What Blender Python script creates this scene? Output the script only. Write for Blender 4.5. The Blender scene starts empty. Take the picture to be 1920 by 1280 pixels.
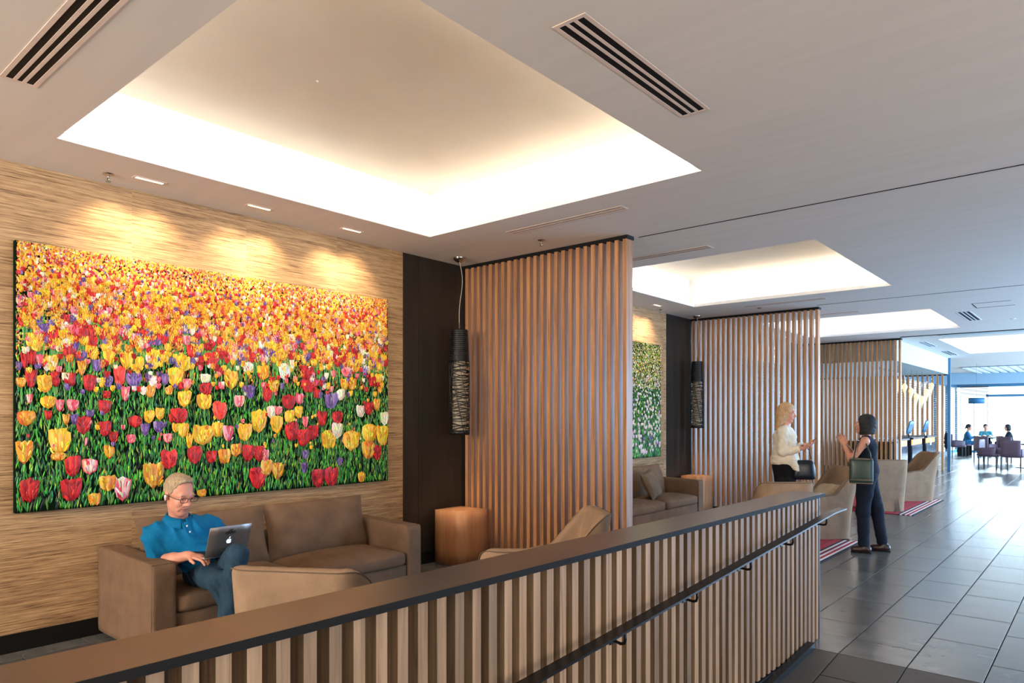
import bpy, math, random
import numpy as np
from mathutils import Vector, Matrix
random.seed(7); rng = np.random.default_rng(7)
SC = bpy.context.scene
COL = SC.collection

# ---------------------------------------------------------------- camera, world, lights, exposure
CAM_H = 1.6; YAW = math.radians(40.47); FPX = 1310.5
cd = bpy.data.cameras.new('camera'); cam = bpy.data.objects.new('camera', cd); COL.objects.link(cam)
cam.location = (0, 0, CAM_H); cam.rotation_euler = (math.pi/2, 0, YAW)
cd.sensor_width = 36; cd.sensor_fit = 'HORIZONTAL'; cd.lens = FPX/1920*36
cd.shift_y = (780.4-640)/1920; cd.clip_start = .05; cd.clip_end = 300
SC.camera = cam
SC.view_settings.view_transform = 'Standard'; SC.view_settings.look = 'None'
SC.view_settings.gamma = 1; SC.view_settings.use_curve_mapping = False
SC.view_settings.exposure = 0.3
w = bpy.data.worlds.new('world'); SC.world = w; w.use_nodes = True
bg = w.node_tree.nodes['Background']; bg.inputs[0].default_value = (.74, .90, 1, 1); bg.inputs[1].default_value = 2.4

def area(name, loc, rot, sx, sy, power, color, spread=math.pi):
    l = bpy.data.lights.new(name, 'AREA'); l.shape = 'RECTANGLE'; l.size = sx; l.size_y = sy
    l.energy = power; l.color = color; l.spread = spread
    o = bpy.data.objects.new(name, l); o.location = loc; o.rotation_euler = rot; COL.objects.link(o); return o
def spot(name, loc, target, power, color, angle, blend=.6, rad=.03):
    l = bpy.data.lights.new(name, 'SPOT'); l.energy = power; l.color = color; l.spot_size = angle
    l.spot_blend = blend; l.shadow_soft_size = rad
    o = bpy.data.objects.new(name, l); o.location = loc
    d = Vector(target)-Vector(loc); o.rotation_euler = d.to_track_quat('-Z', 'Y').to_euler(); COL.objects.link(o); return o
ZC = 3.33      # ceiling height
XW = -5.66     # left wall
BAY = 5.77
COFFERS = [(-4.98, -2.18, 1.47, 4.615), (-4.98, -2.18, 7.12, 10.28), (-4.98, -2.18, 12.92, 16.0), (-2.90, -.3, 18.15, 22.85)]
LEDC = (1, .955, .91)
for (a, b, c, d), pw in zip(COFFERS, (6.2, 5.4, 3.6, 1.8)):
    zz = ZC+.075
    tl = math.radians(56)     # strips on the ledge, tilted towards the side walls of the recess
    for (x, y, sx, sy, rot) in ((a-.035, (c+d)/2, .04, d-c, (0, math.pi-tl, 0)), (b+.035, (c+d)/2, .04, d-c, (0, math.pi+tl, 0)), ((a+b)/2, c-.035, b-a, .04, (math.pi+tl, 0, 0)), ((a+b)/2, d+.035, b-a, .04, (math.pi-tl, 0, 0))):
        area('cove_light', (x, y, zz), rot, sx, sy, pw*max(sx, sy), LEDC, math.radians(90))
WARM = (1, .80, .52)
for k, n in ((0, 3), (1, 3), (2, 3)):
    for i, y in enumerate((2.17, 3.10, 4.04)):
        for dy in (-.13, .13):
            spot('downlight_beam', (-5.36, y+k*BAY+dy*.7, ZC-.01), (-5.66, y+k*BAY+dy*1.3, 2.80), 44, WARM, math.radians(84), 1.0, .03)
# daylight through the glazed facade on the far right side; unseen fill lights are added nearer the camera
area('daylight_facade', (3.9, 27.2, 1.7), (math.radians(90), 0, math.radians(90)), 19, 2.8, 2500, (.40, .66, 1))
area('daylight_corridor', (3.9, 13.2, 1.7), (math.radians(90), 0, math.radians(90)), 8.4, 2.8, 620, (.32, .58, 1))
area('daylight_dining', (-1.5, 39.5, 4.6), (math.radians(58), 0, math.radians(180)), 9, 3.5, 9000, (.62, .84, 1))
area('unseen_fill_light', (3.9, 1.0, 1.3), (math.radians(90), 0, math.radians(90)), 8, 2.3, 260, (1, .92, .87))  # added warm fill in front of the solid right wall, no window there
area('unseen_fill_light', (-3.6, -4.8, 2.3), (math.radians(90), 0, 0), 3.4, 1.7, 460, (1, .90, .80))  # added fill behind the camera, out of view, no glazing there

# ---------------------------------------------------------------- materials
def s2l(c):
    return tuple((x/12.92 if x <= .04045 else ((x+.055)/1.055)**2.4) for x in [v/255 for v in c])
def mat(name, rgb, rough=.6, metal=0., spec=.5, emit=None, estr=0., bump=0., bscale=60., stretch=(1, 1, 1), tone=0., coat=0., trans=0.):
    m = bpy.data.materials.new(name); m.use_nodes = True; nt = m.node_tree; b = nt.nodes['Principled BSDF']
    c = (*s2l(rgb), 1)
    b.inputs['Base Color'].default_value = c; b.inputs['Roughness'].default_value = rough
    b.inputs['Metallic'].default_value = metal; b.inputs['Specular IOR Level'].default_value = spec
    b.inputs['Coat Weight'].default_value = coat; b.inputs['Transmission Weight'].default_value = trans
    if emit: b.inputs['Emission Color'].default_value = (*s2l(emit), 1); b.inputs['Emission Strength'].default_value = estr
    if bump or tone:
        tc = nt.nodes.new('ShaderNodeTexCoord'); mp = nt.nodes.new('ShaderNodeMapping'); nz = nt.nodes.new('ShaderNodeTexNoise')
        mp.inputs['Scale'].default_value = stretch; nz.inputs['Scale'].default_value = bscale; nz.inputs['Detail'].default_value = 4
        nt.links.new(tc.outputs['Object'], mp.inputs[0]); nt.links.new(mp.outputs[0], nz.inputs[0])
        if bump:
            bp = nt.nodes.new('ShaderNodeBump'); bp.inputs['Strength'].default_value = bump; bp.inputs['Distance'].default_value = .01
            nt.links.new(nz.outputs[0], bp.inputs['Height']); nt.links.new(bp.outputs[0], b.inputs['Normal'])
        if tone:
            cr = nt.nodes.new('ShaderNodeValToRGB')
            cr.color_ramp.elements[0].position = .3; cr.color_ramp.elements[1].position = .7
            cr.color_ramp.elements[0].color = (*[v*(1-tone) for v in c[:3]], 1); cr.color_ramp.elements[1].color = (*[min(1, v*(1+tone)) for v in c[:3]], 1)
            nt.links.new(nz.outputs[0], cr.inputs[0]); nt.links.new(cr.outputs[0], b.inputs['Base Color'])
    return m
def wood(name, dark, light, scale=(26, 26, .7), rough=.5, vary=.35, seam=None, bump=.15, cut=(.25, .75)):
    """grain stretched along one axis, tone and offset different for every board (object)"""
    m = bpy.data.materials.new(name); m.use_nodes = True; nt = m.node_tree; b = nt.nodes['Principled BSDF']; N = nt.nodes.new; L = nt.links.new
    tc = N('ShaderNodeTexCoord'); oi = N('ShaderNodeObjectInfo'); mul = N('ShaderNodeMath'); mul.operation = 'MULTIPLY'; mul.inputs[1].default_value = 37.
    L(oi.outputs['Random'], mul.inputs[0])
    cmb = N('ShaderNodeCombineXYZ'); L(mul.outputs[0], cmb.inputs[0]); L(mul.outputs[0], cmb.inputs[2])
    add = N('ShaderNodeVectorMath'); add.operation = 'ADD'; L(tc.outputs['Object'], add.inputs[0]); L(cmb.outputs[0], add.inputs[1])
    mp = N('ShaderNodeMapping'); mp.inputs['Scale'].default_value = scale; L(add.outputs[0], mp.inputs[0])
    nz = N('ShaderNodeTexNoise'); nz.inputs['Scale'].default_value = 1.; nz.inputs['Detail'].default_value = 6; nz.inputs['Roughness'].default_value = .6; nz.inputs['Distortion'].default_value = .6
    L(mp.outputs[0], nz.inputs[0])
    cr = N('ShaderNodeValToRGB'); e = cr.color_ramp.elements; e[0].position = cut[0]; e[1].position = cut[1]
    e[0].color = (*s2l(dark), 1); e[1].color = (*s2l(light), 1); L(nz.outputs[0], cr.inputs[0])
    hsv = N('ShaderNodeHueSaturation'); L(cr.outputs[0], hsv.inputs['Color'])
    mr = N('ShaderNodeMapRange'); mr.inputs[3].default_value = 1-vary; mr.inputs[4].default_value = 1+vary; L(oi.outputs['Random'], mr.inputs[0]); L(mr.outputs[0], hsv.inputs['Value'])
    L(hsv.outputs[0], b.inputs['Base Color']); b.inputs['Roughness'].default_value = rough
    bp = N('ShaderNodeBump'); bp.inputs['Strength'].default_value = bump; bp.inputs['Distance'].default_value = .004; L(nz.outputs[0], bp.inputs['Height']); L(bp.outputs[0], b.inputs['Normal'])
    return m
def fabric(name, rgb, vary=.10, rough=.95, weave=900, large=7, sheen=.0):
    m = bpy.data.materials.new(name); m.use_nodes = True; nt = m.node_tree; b = nt.nodes['Principled BSDF']; N = nt.nodes.new; L = nt.links.new
    tc = N('ShaderNodeTexCoord'); n1 = N('ShaderNodeTexNoise'); n1.inputs['Scale'].default_value = weave*.35; n1.inputs['Detail'].default_value = 3
    n2 = N('ShaderNodeTexNoise'); n2.inputs['Scale'].default_value = large; n2.inputs['Detail'].default_value = 4
    L(tc.outputs['Object'], n1.inputs[0]); L(tc.outputs['Object'], n2.inputs[0])
    mx = N('ShaderNodeMath'); mx.operation = 'MULTIPLY_ADD'; mx.inputs[1].default_value = .5; L(n1.outputs[0], mx.inputs[0])
    h = N('ShaderNodeMath'); h.operation = 'MULTIPLY'; h.inputs[1].default_value = .5; L(n2.outputs[0], h.inputs[0]); L(h.outputs[0], mx.inputs[2])
    cr = N('ShaderNodeValToRGB'); e = cr.color_ramp.elements; e[0].position = .35; e[1].position = .65; c = s2l(rgb)
    e[0].color = (*[v*(1-vary*2) for v in c], 1); e[1].color = (*[min(1, v*(1+vary*2)) for v in c], 1); L(mx.outputs[0], cr.inputs[0]); L(cr.outputs[0], b.inputs['Base Color'])
    b.inputs['Roughness'].default_value = rough; b.inputs['Specular IOR Level'].default_value = .2; b.inputs['Sheen Weight'].default_value = sheen
    bp = N('ShaderNodeBump'); bp.inputs['Strength'].default_value = .35; bp.inputs['Distance'].default_value = .004; L(mx.outputs[0], bp.inputs['Height'])
    b2 = N('ShaderNodeBump'); b2.inputs['Strength'].default_value = .35; b2.inputs['Distance'].default_value = .03; L(n2.outputs[0], b2.inputs['Height']); L(bp.outputs[0], b2.inputs['Normal'])
    L(b2.outputs[0], b.inputs['Normal'])
    return m
M = {}
M['paint'] = mat('ceiling_paint', (222, 212, 202), .85, tone=.03, bscale=1.5, stretch=(.6, 6, 1))
M['cove'] = mat('cove_paint', (246, 244, 242), .9)
M['panel'] = mat('coffer_panel_paint', (240, 224, 200), .9, tone=.03, bscale=2)
M['offwhite'] = mat('offwhite_paint', (186, 198, 198), .8)
M['slab'] = mat('grout', (12, 12, 13), .9, spec=.1)
M['black'] = mat('black_matte', (12, 11, 10), .7, spec=.25)
M['darkmetal'] = mat('dark_metal', (30, 30, 31), .38, .6)
M['blueframe'] = mat('blue_frame', (62, 110, 140), .35, .3)
M['chrome'] = mat('chrome', (190, 185, 178), .18, 1.)
M['ventpaint'] = mat('vent_frame_paint', (226, 204, 190), .5, tone=.07, bscale=9)
M['ventwhite'] = mat('white_vent_paint', (225, 232, 236), .5)
M['darkpanel'] = mat('dark_stained_panel', (38, 33, 27), .42, tone=.25, bscale=3, stretch=(3, 3, .4))
M['screenwood'] = wood('screen_timber', (124, 80, 48), (200, 144, 94), (30, 30, 1.2), .42, .12)
M['parwood'] = wood('parapet_timber', (104, 80, 56), (170, 140, 110), (40, 40, 1.6), .55, .26)
M['cubewood'] = wood('cube_timber', (178, 120, 78), (218, 160, 114), (12, 12, 1.2), .45, .05)
M['core'] = wood('parapet_backing', (38, 25, 15), (60, 40, 24), (20, 20, 1), .6, .05)
M['cap'] = mat('bronze_capping', (82, 66, 55), .27, .2, tone=.22, bscale=2.2)
M['sofa'] = fabric('brown_linen', (114, 90, 70))
M['pillow'] = fabric('brown_pillow_linen', (116, 95, 74))
M['tub'] = fabric('taupe_linen', (146, 120, 96))
M['tubseat'] = fabric('taupe_linen_light', (170, 150, 128))
M['pipe'] = mat('piping_cord', (92, 76, 60), .8)
M['lampblk'] = mat('black_weave', (16, 15, 14), .45)
M['lampin'] = mat('lamp_diffuser', (150, 138, 116), .6, emit=(255, 225, 180), estr=.04)
M['white'] = mat('white_plastic', (235, 235, 232), .4)
M['cable'] = mat('pale_cable', (190, 175, 150), .4)
M['glass'] = mat('clear_glass', (235, 245, 245), .03, spec=.5, trans=.95)
M['bulb'] = mat('bulb', (200, 180, 150), .25, emit=(255, 206, 140), estr=.75)
M['slotlamp'] = mat('slot_lamp', (255, 240, 200), .4, emit=(255, 236, 190), estr=3)
M['skin'] = mat('skin', (206, 142, 118), .5, bump=.05, bscale=90, tone=.06)
M['skin2'] = mat('skin_tan', (196, 136, 108), .5, tone=.05, bscale=60)
M['lip'] = mat('lips', (176, 108, 94), .45)
M['eyew'] = mat('eye_white', (215, 210, 205), .2)
M['iris'] = mat('iris', (40, 42, 50), .15)
def hairmat(name, a, b):
    m = wood(name, a, b, (160, 160, 18), .7, .02, bump=.4); return m
M['hairm'] = hairmat('greying_blond_hair', (104, 84, 62), (200, 176, 142))
M['hairb'] = hairmat('blonde_hair', (140, 98, 62), (218, 182, 136))
M['hairk'] = hairmat('black_hair', (6, 6, 8), (20, 20, 24))
M['polo'] = fabric('teal_polo', (0, 104, 152), .10, .8, 600, 9)
M['jeans'] = fabric('blue_denim', (42, 66, 84), .20, .9, 700, 5)
M['jacket'] = fabric('cream_jacket', (226, 214, 192), .08, .85, 400, 14)
M['navy'] = fabric('navy_cloth', (16, 24, 38), .15, .85, 400, 10)
M['blackcloth'] = fabric('black_cloth', (14, 13, 17), .15, .85, 400, 10)
M['leather'] = mat('brown_leather', (46, 26, 24), .35)
M['bagk'] = mat('black_bag_leather', (14, 22, 30), .35)
M['baggreen'] = mat('green_bag_leather', (34, 56, 50), .4)
M['alu'] = mat('laptop_aluminium', (150, 142, 138), .35, .8)
M['screen'] = mat('laptop_screen', (10, 12, 16), .2, emit=(150, 180, 220), estr=.6)
M['keys'] = mat('keyboard', (22, 22, 24), .5)
M['glow'] = mat('glowing_mark', (230, 245, 255), .4, emit=(190, 225, 255), estr=1.1)
M['sticker'] = mat('black_sticker', (10, 10, 12), .5)
M['desk'] = mat('dark_desk_stone', (24, 28, 34), .3, tone=.3, bscale=8)
M['deskstone'] = mat('veined_stone', (62, 72, 84), .15, tone=.6, bscale=5, stretch=(1, 1, 3))
M['amber'] = mat('amber_lamp_band', (255, 150, 60), .4, emit=(255, 140, 50), estr=1.6)
M['dinechair'] = mat('mauve_leather', (84, 64, 76), .5)
M['denimfar'] = fabric('blue_cloth', (40, 92, 124), .1)
M['tealfar'] = fabric('teal_cloth', (70, 130, 140), .1)
M['blind'] = mat('dark_blind_slat', (60, 48, 50), .5)
M['drum'] = mat('blue_drum_shade', (38, 100, 140), .6)
M['beam'] = mat('bluegrey_beam', (150, 175, 190), .7)

# tiles: charcoal ceramic, each tile a touch different
def tilemat(name, rgb, rough):
    m = bpy.data.materials.new(name); m.use_nodes = True; nt = m.node_tree; b = nt.nodes['Principled BSDF']; N = nt.nodes.new; L = nt.links.new
    tc = N('ShaderNodeTexCoord'); oi = N('ShaderNodeObjectInfo'); nz = N('ShaderNodeTexNoise'); nz.inputs['Scale'].default_value = 2.2; nz.inputs['Detail'].default_value = 4
    mp = N('ShaderNodeMapping'); mp.inputs['Scale'].default_value = (1, 2.2, 1); L(tc.outputs['Object'], mp.inputs[0])
    ad = N('ShaderNodeVectorMath'); ad.operation = 'ADD'; L(mp.outputs[0], ad.inputs[0]); L(oi.outputs['Location'], ad.inputs[1]); L(ad.outputs[0], nz.inputs[0])
    cr = N('ShaderNodeValToRGB'); e = cr.color_ramp.elements; c = s2l(rgb); e[0].position = .3; e[1].position = .75
    e[0].color = (*[v*.85 for v in c], 1); e[1].color = (*[v*1.18 for v in c], 1); L(nz.outputs[0], cr.inputs[0])
    hsv = N('ShaderNodeHueSaturation'); L(cr.outputs[0], hsv.inputs['Color']); mr = N('ShaderNodeMapRange'); mr.inputs[3].default_value = .85; mr.inputs[4].default_value = 1.15
    L(oi.outputs['Random'], mr.inputs[0]); L(mr.outputs[0], hsv.inputs['Value']); L(hsv.outputs[0], b.inputs['Base Color'])
    r = N('ShaderNodeMapRange'); r.inputs[3].default_value = rough-.03; r.inputs[4].default_value = rough+.05; L(nz.outputs[0], r.inputs[0]); L(r.outputs[0], b.inputs['Roughness'])
    b.inputs['Specular IOR Level'].default_value = .75
    return m
M['tile'] = tilemat('charcoal_tile', (90, 90, 88), .22)
M['ramptile'] = tilemat('ramp_tile', (66, 58, 50), .5)

# grasscloth wallpaper: fine horizontal reeds, sheets 0.93 m wide
def wallpaper():
    m = bpy.data.materials.new('grasscloth'); m.use_nodes = True; nt = m.node_tree; b = nt.nodes['Principled BSDF']; N = nt.nodes.new; L = nt.links.new
    tc = N('ShaderNodeTexCoord'); sp = N('ShaderNodeSeparateXYZ'); L(tc.outputs['Object'], sp.inputs[0])
    sh = N('ShaderNodeMath'); sh.operation = 'MULTIPLY_ADD'; sh.inputs[1].default_value = 1/.93; sh.inputs[2].default_value = -2.17/.93+10; L(sp.outputs[1], sh.inputs[0])
    fl = N('ShaderNodeMath'); fl.operation = 'FLOOR'; L(sh.outputs[0], fl.inputs[0])
    wn = N('ShaderNodeTexWhiteNoise'); wn.noise_dimensions = '1D'; L(fl.outputs[0], wn.inputs['W'])
    off = N('ShaderNodeMath'); off.operation = 'MULTIPLY'; off.inputs[1].default_value = 20; L(wn.outputs[0], off.inputs[0])
    cm = N('ShaderNodeCombineXYZ'); L(off.outputs[0], cm.inputs[0]); L(sp.outputs[1], cm.inputs[1]); L(sp.outputs[2], cm.inputs[2])
    def noise(sc, d):
        mp = N('ShaderNodeMapping'); mp.inputs['Scale'].default_value = sc; L(cm.outputs[0], mp.inputs[0])
        n = N('ShaderNodeTexNoise'); n.inputs['Scale'].default_value = 1; n.inputs['Detail'].default_value = d; n.inputs['Roughness'].default_value = .65; L(mp.outputs[0], n.inputs[0]); return n
    a = noise((1, 2.2, 105), 3); c = noise((1, 9, 260), 2); g = noise((1, 1.0, 9), 3)
    cr = N('ShaderNodeValToRGB'); e = cr.color_ramp.elements; e[0].position = .37; e[0].color = (*s2l((98, 68, 42)), 1); e[1].position = .47; e[1].color = (*s2l((168, 131, 92)), 1)
    x = e.new(.60); x.color = (*s2l((206, 170, 124)), 1)
    mix = N('ShaderNodeMath'); mix.operation = 'MULTIPLY_ADD'; mix.inputs[1].default_value = .35; L(c.outputs[0], mix.inputs[0])
    aa = N('ShaderNodeMath'); aa.operation = 'MULTIPLY_ADD'; aa.inputs[1].default_value = .5; L(a.outputs[0], aa.inputs[0])
    gg = N('ShaderNodeMath'); gg.operation = 'MULTIPLY'; gg.inputs[1].default_value = .15; L(g.outputs[0], gg.inputs[0]); L(gg.outputs[0], aa.inputs[2]); L(aa.outputs[0], mix.inputs[2])
    L(mix.outputs[0], cr.inputs[0])
    hsv = N('ShaderNodeHueSaturation'); L(cr.outputs[0], hsv.inputs['Color']); mr = N('ShaderNodeMapRange'); mr.inputs[3].default_value = .93; mr.inputs[4].default_value = 1.05; L(wn.outputs[0], mr.inputs[0]); L(mr.outputs[0], hsv.inputs['Value'])
    L(hsv.outputs[0], b.inputs['Base Color']); b.inputs['Roughness'].default_value = .75
    bp = N('ShaderNodeBump'); bp.inputs['Strength'].default_value = .7; bp.inputs['Distance'].default_value = .006; L(mix.outputs[0], bp.inputs['Height']); L(bp.outputs[0], b.inputs['Normal'])
    return m
M['paper'] = wallpaper()
def vcol(name, rough=.45):
    m = bpy.data.materials.new(name); m.use_nodes = True; nt = m.node_tree; b = nt.nodes['Principled BSDF']
    a = nt.nodes.new('ShaderNodeAttribute'); a.attribute_name = 'Col'; nt.links.new(a.outputs['Color'], b.inputs['Base Color']); b.inputs['Roughness'].default_value = rough
    b.inputs['Specular IOR Level'].default_value = .4
    return m
M['oil'] = vcol('oil_paint', .4)
def rugmat():
    m = bpy.data.materials.new('striped_red_rug'); m.use_nodes = True; nt = m.node_tree; b = nt.nodes['Principled BSDF']; N = nt.nodes.new; L = nt.links.new
    tc = N('ShaderNodeTexCoord'); sp = N('ShaderNodeSeparateXYZ'); L(tc.outputs['Object'], sp.inputs[0])
    mr = N('ShaderNodeMapRange'); mr.inputs[1].default_value = 0; mr.inputs[2].default_value = -.5; mr.inputs[3].default_value = 0; mr.inputs[4].default_value = 1; L(sp.outputs[0], mr.inputs[0])
    cr = N('ShaderNodeValToRGB'); cr.color_ramp.interpolation = 'CONSTANT'; e = cr.color_ramp.elements
    R = (*s2l((165, 22, 38)), 1); W = (*s2l((225, 215, 210)), 1); K = (*s2l((24, 18, 28)), 1); D = (*s2l((120, 16, 34)), 1)
    seq = [(0, K), (.05, W), (.11, R), (.19, W), (.25, D), (.33, W), (.39, K), (.45, R), (.62, D), (.66, R)]
    e[0].position = 0; e[0].color = K; e[1].position = .05; e[1].color = W
    for p, c in seq[2:]: q = e.new(p); q.color = c
    L(mr.outputs[0], cr.inputs[0]); L(cr.outputs[0], b.inputs['Base Color']); b.inputs['Roughness'].default_value = .95
    return m
M['rug'] = rugmat()

# ---------------------------------------------------------------- mesh helpers
class MB:
    def __init__(s): s.v = []; s.f = []; s.sm = []
    def add(s, vs, fs, smooth=False):
        o = len(s.v); s.v += [tuple(p) for p in vs]; s.f += [tuple(i+o for i in f) for f in fs]; s.sm += [smooth]*len(fs); return s
    def box(s, lo, hi, R=None, c=None):
        x0, y0, z0 = lo; x1, y1, z1 = hi
        vs = [(x0, y0, z0), (x1, y0, z0), (x1, y1, z0), (x0, y1, z0), (x0, y0, z1), (x1, y0, z1), (x1, y1, z1), (x0, y1, z1)]
        if R is not None:
            vs = [tuple(R @ Vector(p) + Vector(c or (0, 0, 0))) for p in vs]
        return s.add(vs, [(0, 3, 2, 1), (4, 5, 6, 7), (0, 1, 5, 4), (1, 2, 6, 5), (2, 3, 7, 6), (3, 0, 4, 7)])
    def rbox(s, lo, hi, r=.03, n=7, bulge=(0, 0, 0), R=None, c=None, fn=None):
        lo = np.array(lo, float); hi = np.array(hi, float); h = (hi-lo)/2; cc = (hi+lo)/2; r = min(r, *h)
        ids = {}; vs = []; fs = []
        t = np.linspace(-1, 1, n+1); t = np.sign(t)*np.abs(t)**.75
        def vid(q):
            key = tuple(np.round(q, 5))
            if key not in ids:
                p = np.array(q)*h; core = np.clip(p, -(h-r), h-r); d = p-core; l = np.linalg.norm(d)
                p = core + (d/l*r if l > 0 else 0)
                for a in range(3):
                    if bulge[a]:
                        b1, b2 = [k for k in range(3) if k != a]
                        p[a] += np.sign(q[a])*abs(q[a])*bulge[a]*(1-q[b1]**2)*(1-q[b2]**2)
                if fn: p = fn(p, q)
                p = p+cc
                if R is not None: p = np.array(R @ Vector(p)) + np.array(c or (0, 0, 0))
                ids[key] = len(vs); vs.append(tuple(p))
            return ids[key]
        for a in range(3):
            b1, b2 = [(1, 2), (2, 0), (0, 1)][a]
            for sg in (-1, 1):
                for i in range(n):
                    for j in range(n):
                        qs = []
                        for (u, v) in ((t[i], t[j]), (t[i+1], t[j]), (t[i+1], t[j+1]), (t[i], t[j+1])):
                            q = [0, 0, 0]; q[a] = sg; q[b1] = u; q[b2] = v; qs.append(vid(q))
                        fs.append(tuple(qs) if sg > 0 else tuple(qs[::-1]))
        return s.add(vs, fs, True)
    def tube(s, pts, r, n=8, closed=False, cap=True):
        P = [Vector(p) for p in pts]; rings = []; up = Vector((0, 0, 1)); prev = None
        rs = r if hasattr(r, '__len__') else [r]*len(P)
        for i, p in enumerate(P):
            if closed: t = P[(i+1) % len(P)]-P[i-1]
            else: t = P[min(i+1, len(P)-1)]-P[max(i-1, 0)]
            t.normalize()
            a = prev if prev is not None else (up if abs(t.z) < .9 else Vector((1, 0, 0)))
            a = a - t*a.dot(t)
            if a.length < 1e-6: a = Vector((1, 0, 0))-t*t.x
            a.normalize(); b = t.cross(a); prev = a
            rings.append([tuple(p+(a*math.cos(k*2*math.pi/n)+b*math.sin(k*2*math.pi/n))*rs[i]) for k in range(n)])
        vs = [q for g in rings for q in g]; fs = []
        m = len(P)
        for i in range(m if closed else m-1):
            for k in range(n):
                fs.append((i*n+k, i*n+(k+1) % n, ((i+1) % m)*n+(k+1) % n, ((i+1) % m)*n+k))
        if cap and not closed: fs += [tuple(range(n))[::-1], tuple((m-1)*n+k for k in range(n))]
        return s.add(vs, fs, True)
    def lathe(s, prof, c=(0, 0, 0), n=24):
        vs = []; fs = []
        for (r, z) in prof:
            for k in range(n): a = k*2*math.pi/n; vs.append((c[0]+r*math.cos(a), c[1]+r*math.sin(a), c[2]+z))
        for i in range(len(prof)-1):
            for k in range(n): fs.append((i*n+k, i*n+(k+1) % n, (i+1)*n+(k+1) % n, (i+1)*n+k))
        return s.add(vs, fs, True)
    def grid(s, P, smooth=True, closeu=False):
        nu = len(P); nv = len(P[0]); vs = [q for g in P for q in g]; fs = []
        for i in range(nu if closeu else nu-1):
            for j in range(nv-1):
                a = i*nv+j; b = ((i+1) % nu)*nv+j; fs.append((a, b, b+1, a+1))
        return s.add(vs, fs, smooth)
    def mesh(s, name, m):
        me = bpy.data.meshes.new(name); me.from_pydata(s.v, [], s.f); me.polygons.foreach_set('use_smooth', s.sm); me.materials.append(m); me.update(); return me
    def build(s, name, m, parent=None, loc=None, **kw):
        o = bpy.data.objects.new(name, s.mesh(name, m)); COL.objects.link(o)
        if loc is not None: o.location = loc
        if parent: o.parent = parent
        for k, v in kw.items(): o[k] = v
        return o
def link(name, me, parent=None, loc=None, rotz=0, **kw):
    o = bpy.data.objects.new(name, me); COL.objects.link(o)
    if loc is not None: o.location = loc
    o.rotation_euler = (0, 0, rotz)
    if parent: o.parent = parent
    for k, v in kw.items(): o[k] = v
    return o
def thing(name, label, cat, loc=(0, 0, 0), rotz=0, group=None):
    o = bpy.data.objects.new(name, None); COL.objects.link(o); o.location = loc; o.rotation_euler = (0, 0, rotz)
    o['label'] = label; o['category'] = cat
    if group: o['group'] = group
    o.empty_display_size = .1
    return o
def tag(o, label, cat, group=None):
    o['label'] = label; o['category'] = cat
    if group: o['group'] = group
    return o
KIDS = {}
def copy_thing(r, loc, rotz, label, group=None):
    def cp(o, parent):
        c = o.copy(); COL.objects.link(c); c.parent = parent
        for ch in kids(o): cp(ch, c)
        return c
    def kids(o): return [x for x in bpy.data.objects if x.parent == o]
    c = cp(r, None); c.location = loc; c.rotation_euler = (0, 0, rotz); c['label'] = label
    if group: c['group'] = group
    return c
def struct(mb, name, m, parent=None, loc=None):
    o = mb.build(name, m, parent, loc)
    if parent is None: o['kind'] = 'structure'
    return o
# ---------------------------------------------------------------- floor
X0T = -1.388; TW = .409; TL = .8; Y0T = 5.02
XR = 4.0
floor = struct(MB().box((-7.6, 5.02, -.30), (XR, 37.2, -.006)).box((-7.6, -5.0, -.30), (-1.64, 5.02, -.006)), 'floor', M['slab'])
SL = .0755   # ramp falls away from the landing towards the entrance
ra = math.atan(SL)
ramp = bpy.data.objects.new('floor_ramp', MB().box((-1.60, -10.2, -.30), (XR, 0, -.006)).mesh('floor_ramp', M['slab'])); COL.objects.link(ramp)
ramp.location = (0, Y0T, 0); ramp.rotation_euler = (ra, 0, 0); ramp['kind'] = 'structure'
g = .0033
def tilemesh(x0, x1, y0, y1):
    b = MB(); cx = (x0+x1)/2; cy = (y0+y1)/2; hx = (x1-x0)/2-g; hy = (y1-y0)/2-g; e = .0025
    b.v = [(-hx, -hy, -.008), (hx, -hy, -.008), (hx, hy, -.008), (-hx, hy, -.008), (-hx, -hy, -e*.5), (hx, -hy, -e*.5), (hx, hy, -e*.5), (-hx, hy, -e*.5),
           (-hx+e, -hy+e, 0), (hx-e, -hy+e, 0), (hx-e, hy-e, 0), (-hx+e, hy-e, 0)]
    b.f = [(8, 9, 10, 11)] + [(i, (i+1) % 4, 4+(i+1) % 4, 4+i) for i in range(4)] + [(4+i, 4+(i+1) % 4, 8+(i+1) % 4, 8+i) for i in range(4)]
    b.sm = [False]*len(b.f); return b, (cx, cy, 0)
tcache = {}
def put_tile(x0, x1, y0, y1, parent, m, far=None):
    b, c = tilemesh(x0, x1, y0, y1)
    if far is not None:
        far.add([(p[0]+c[0], p[1]+c[1], p[2]) for p in b.v], b.f); return
    key = (round(x1-x0, 3), round(y1-y0, 3), m.name)
    if key not in tcache: tcache[key] = b.mesh('tile', m)
    link('tile', tcache[key], parent, c)
farb = MB()
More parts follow.
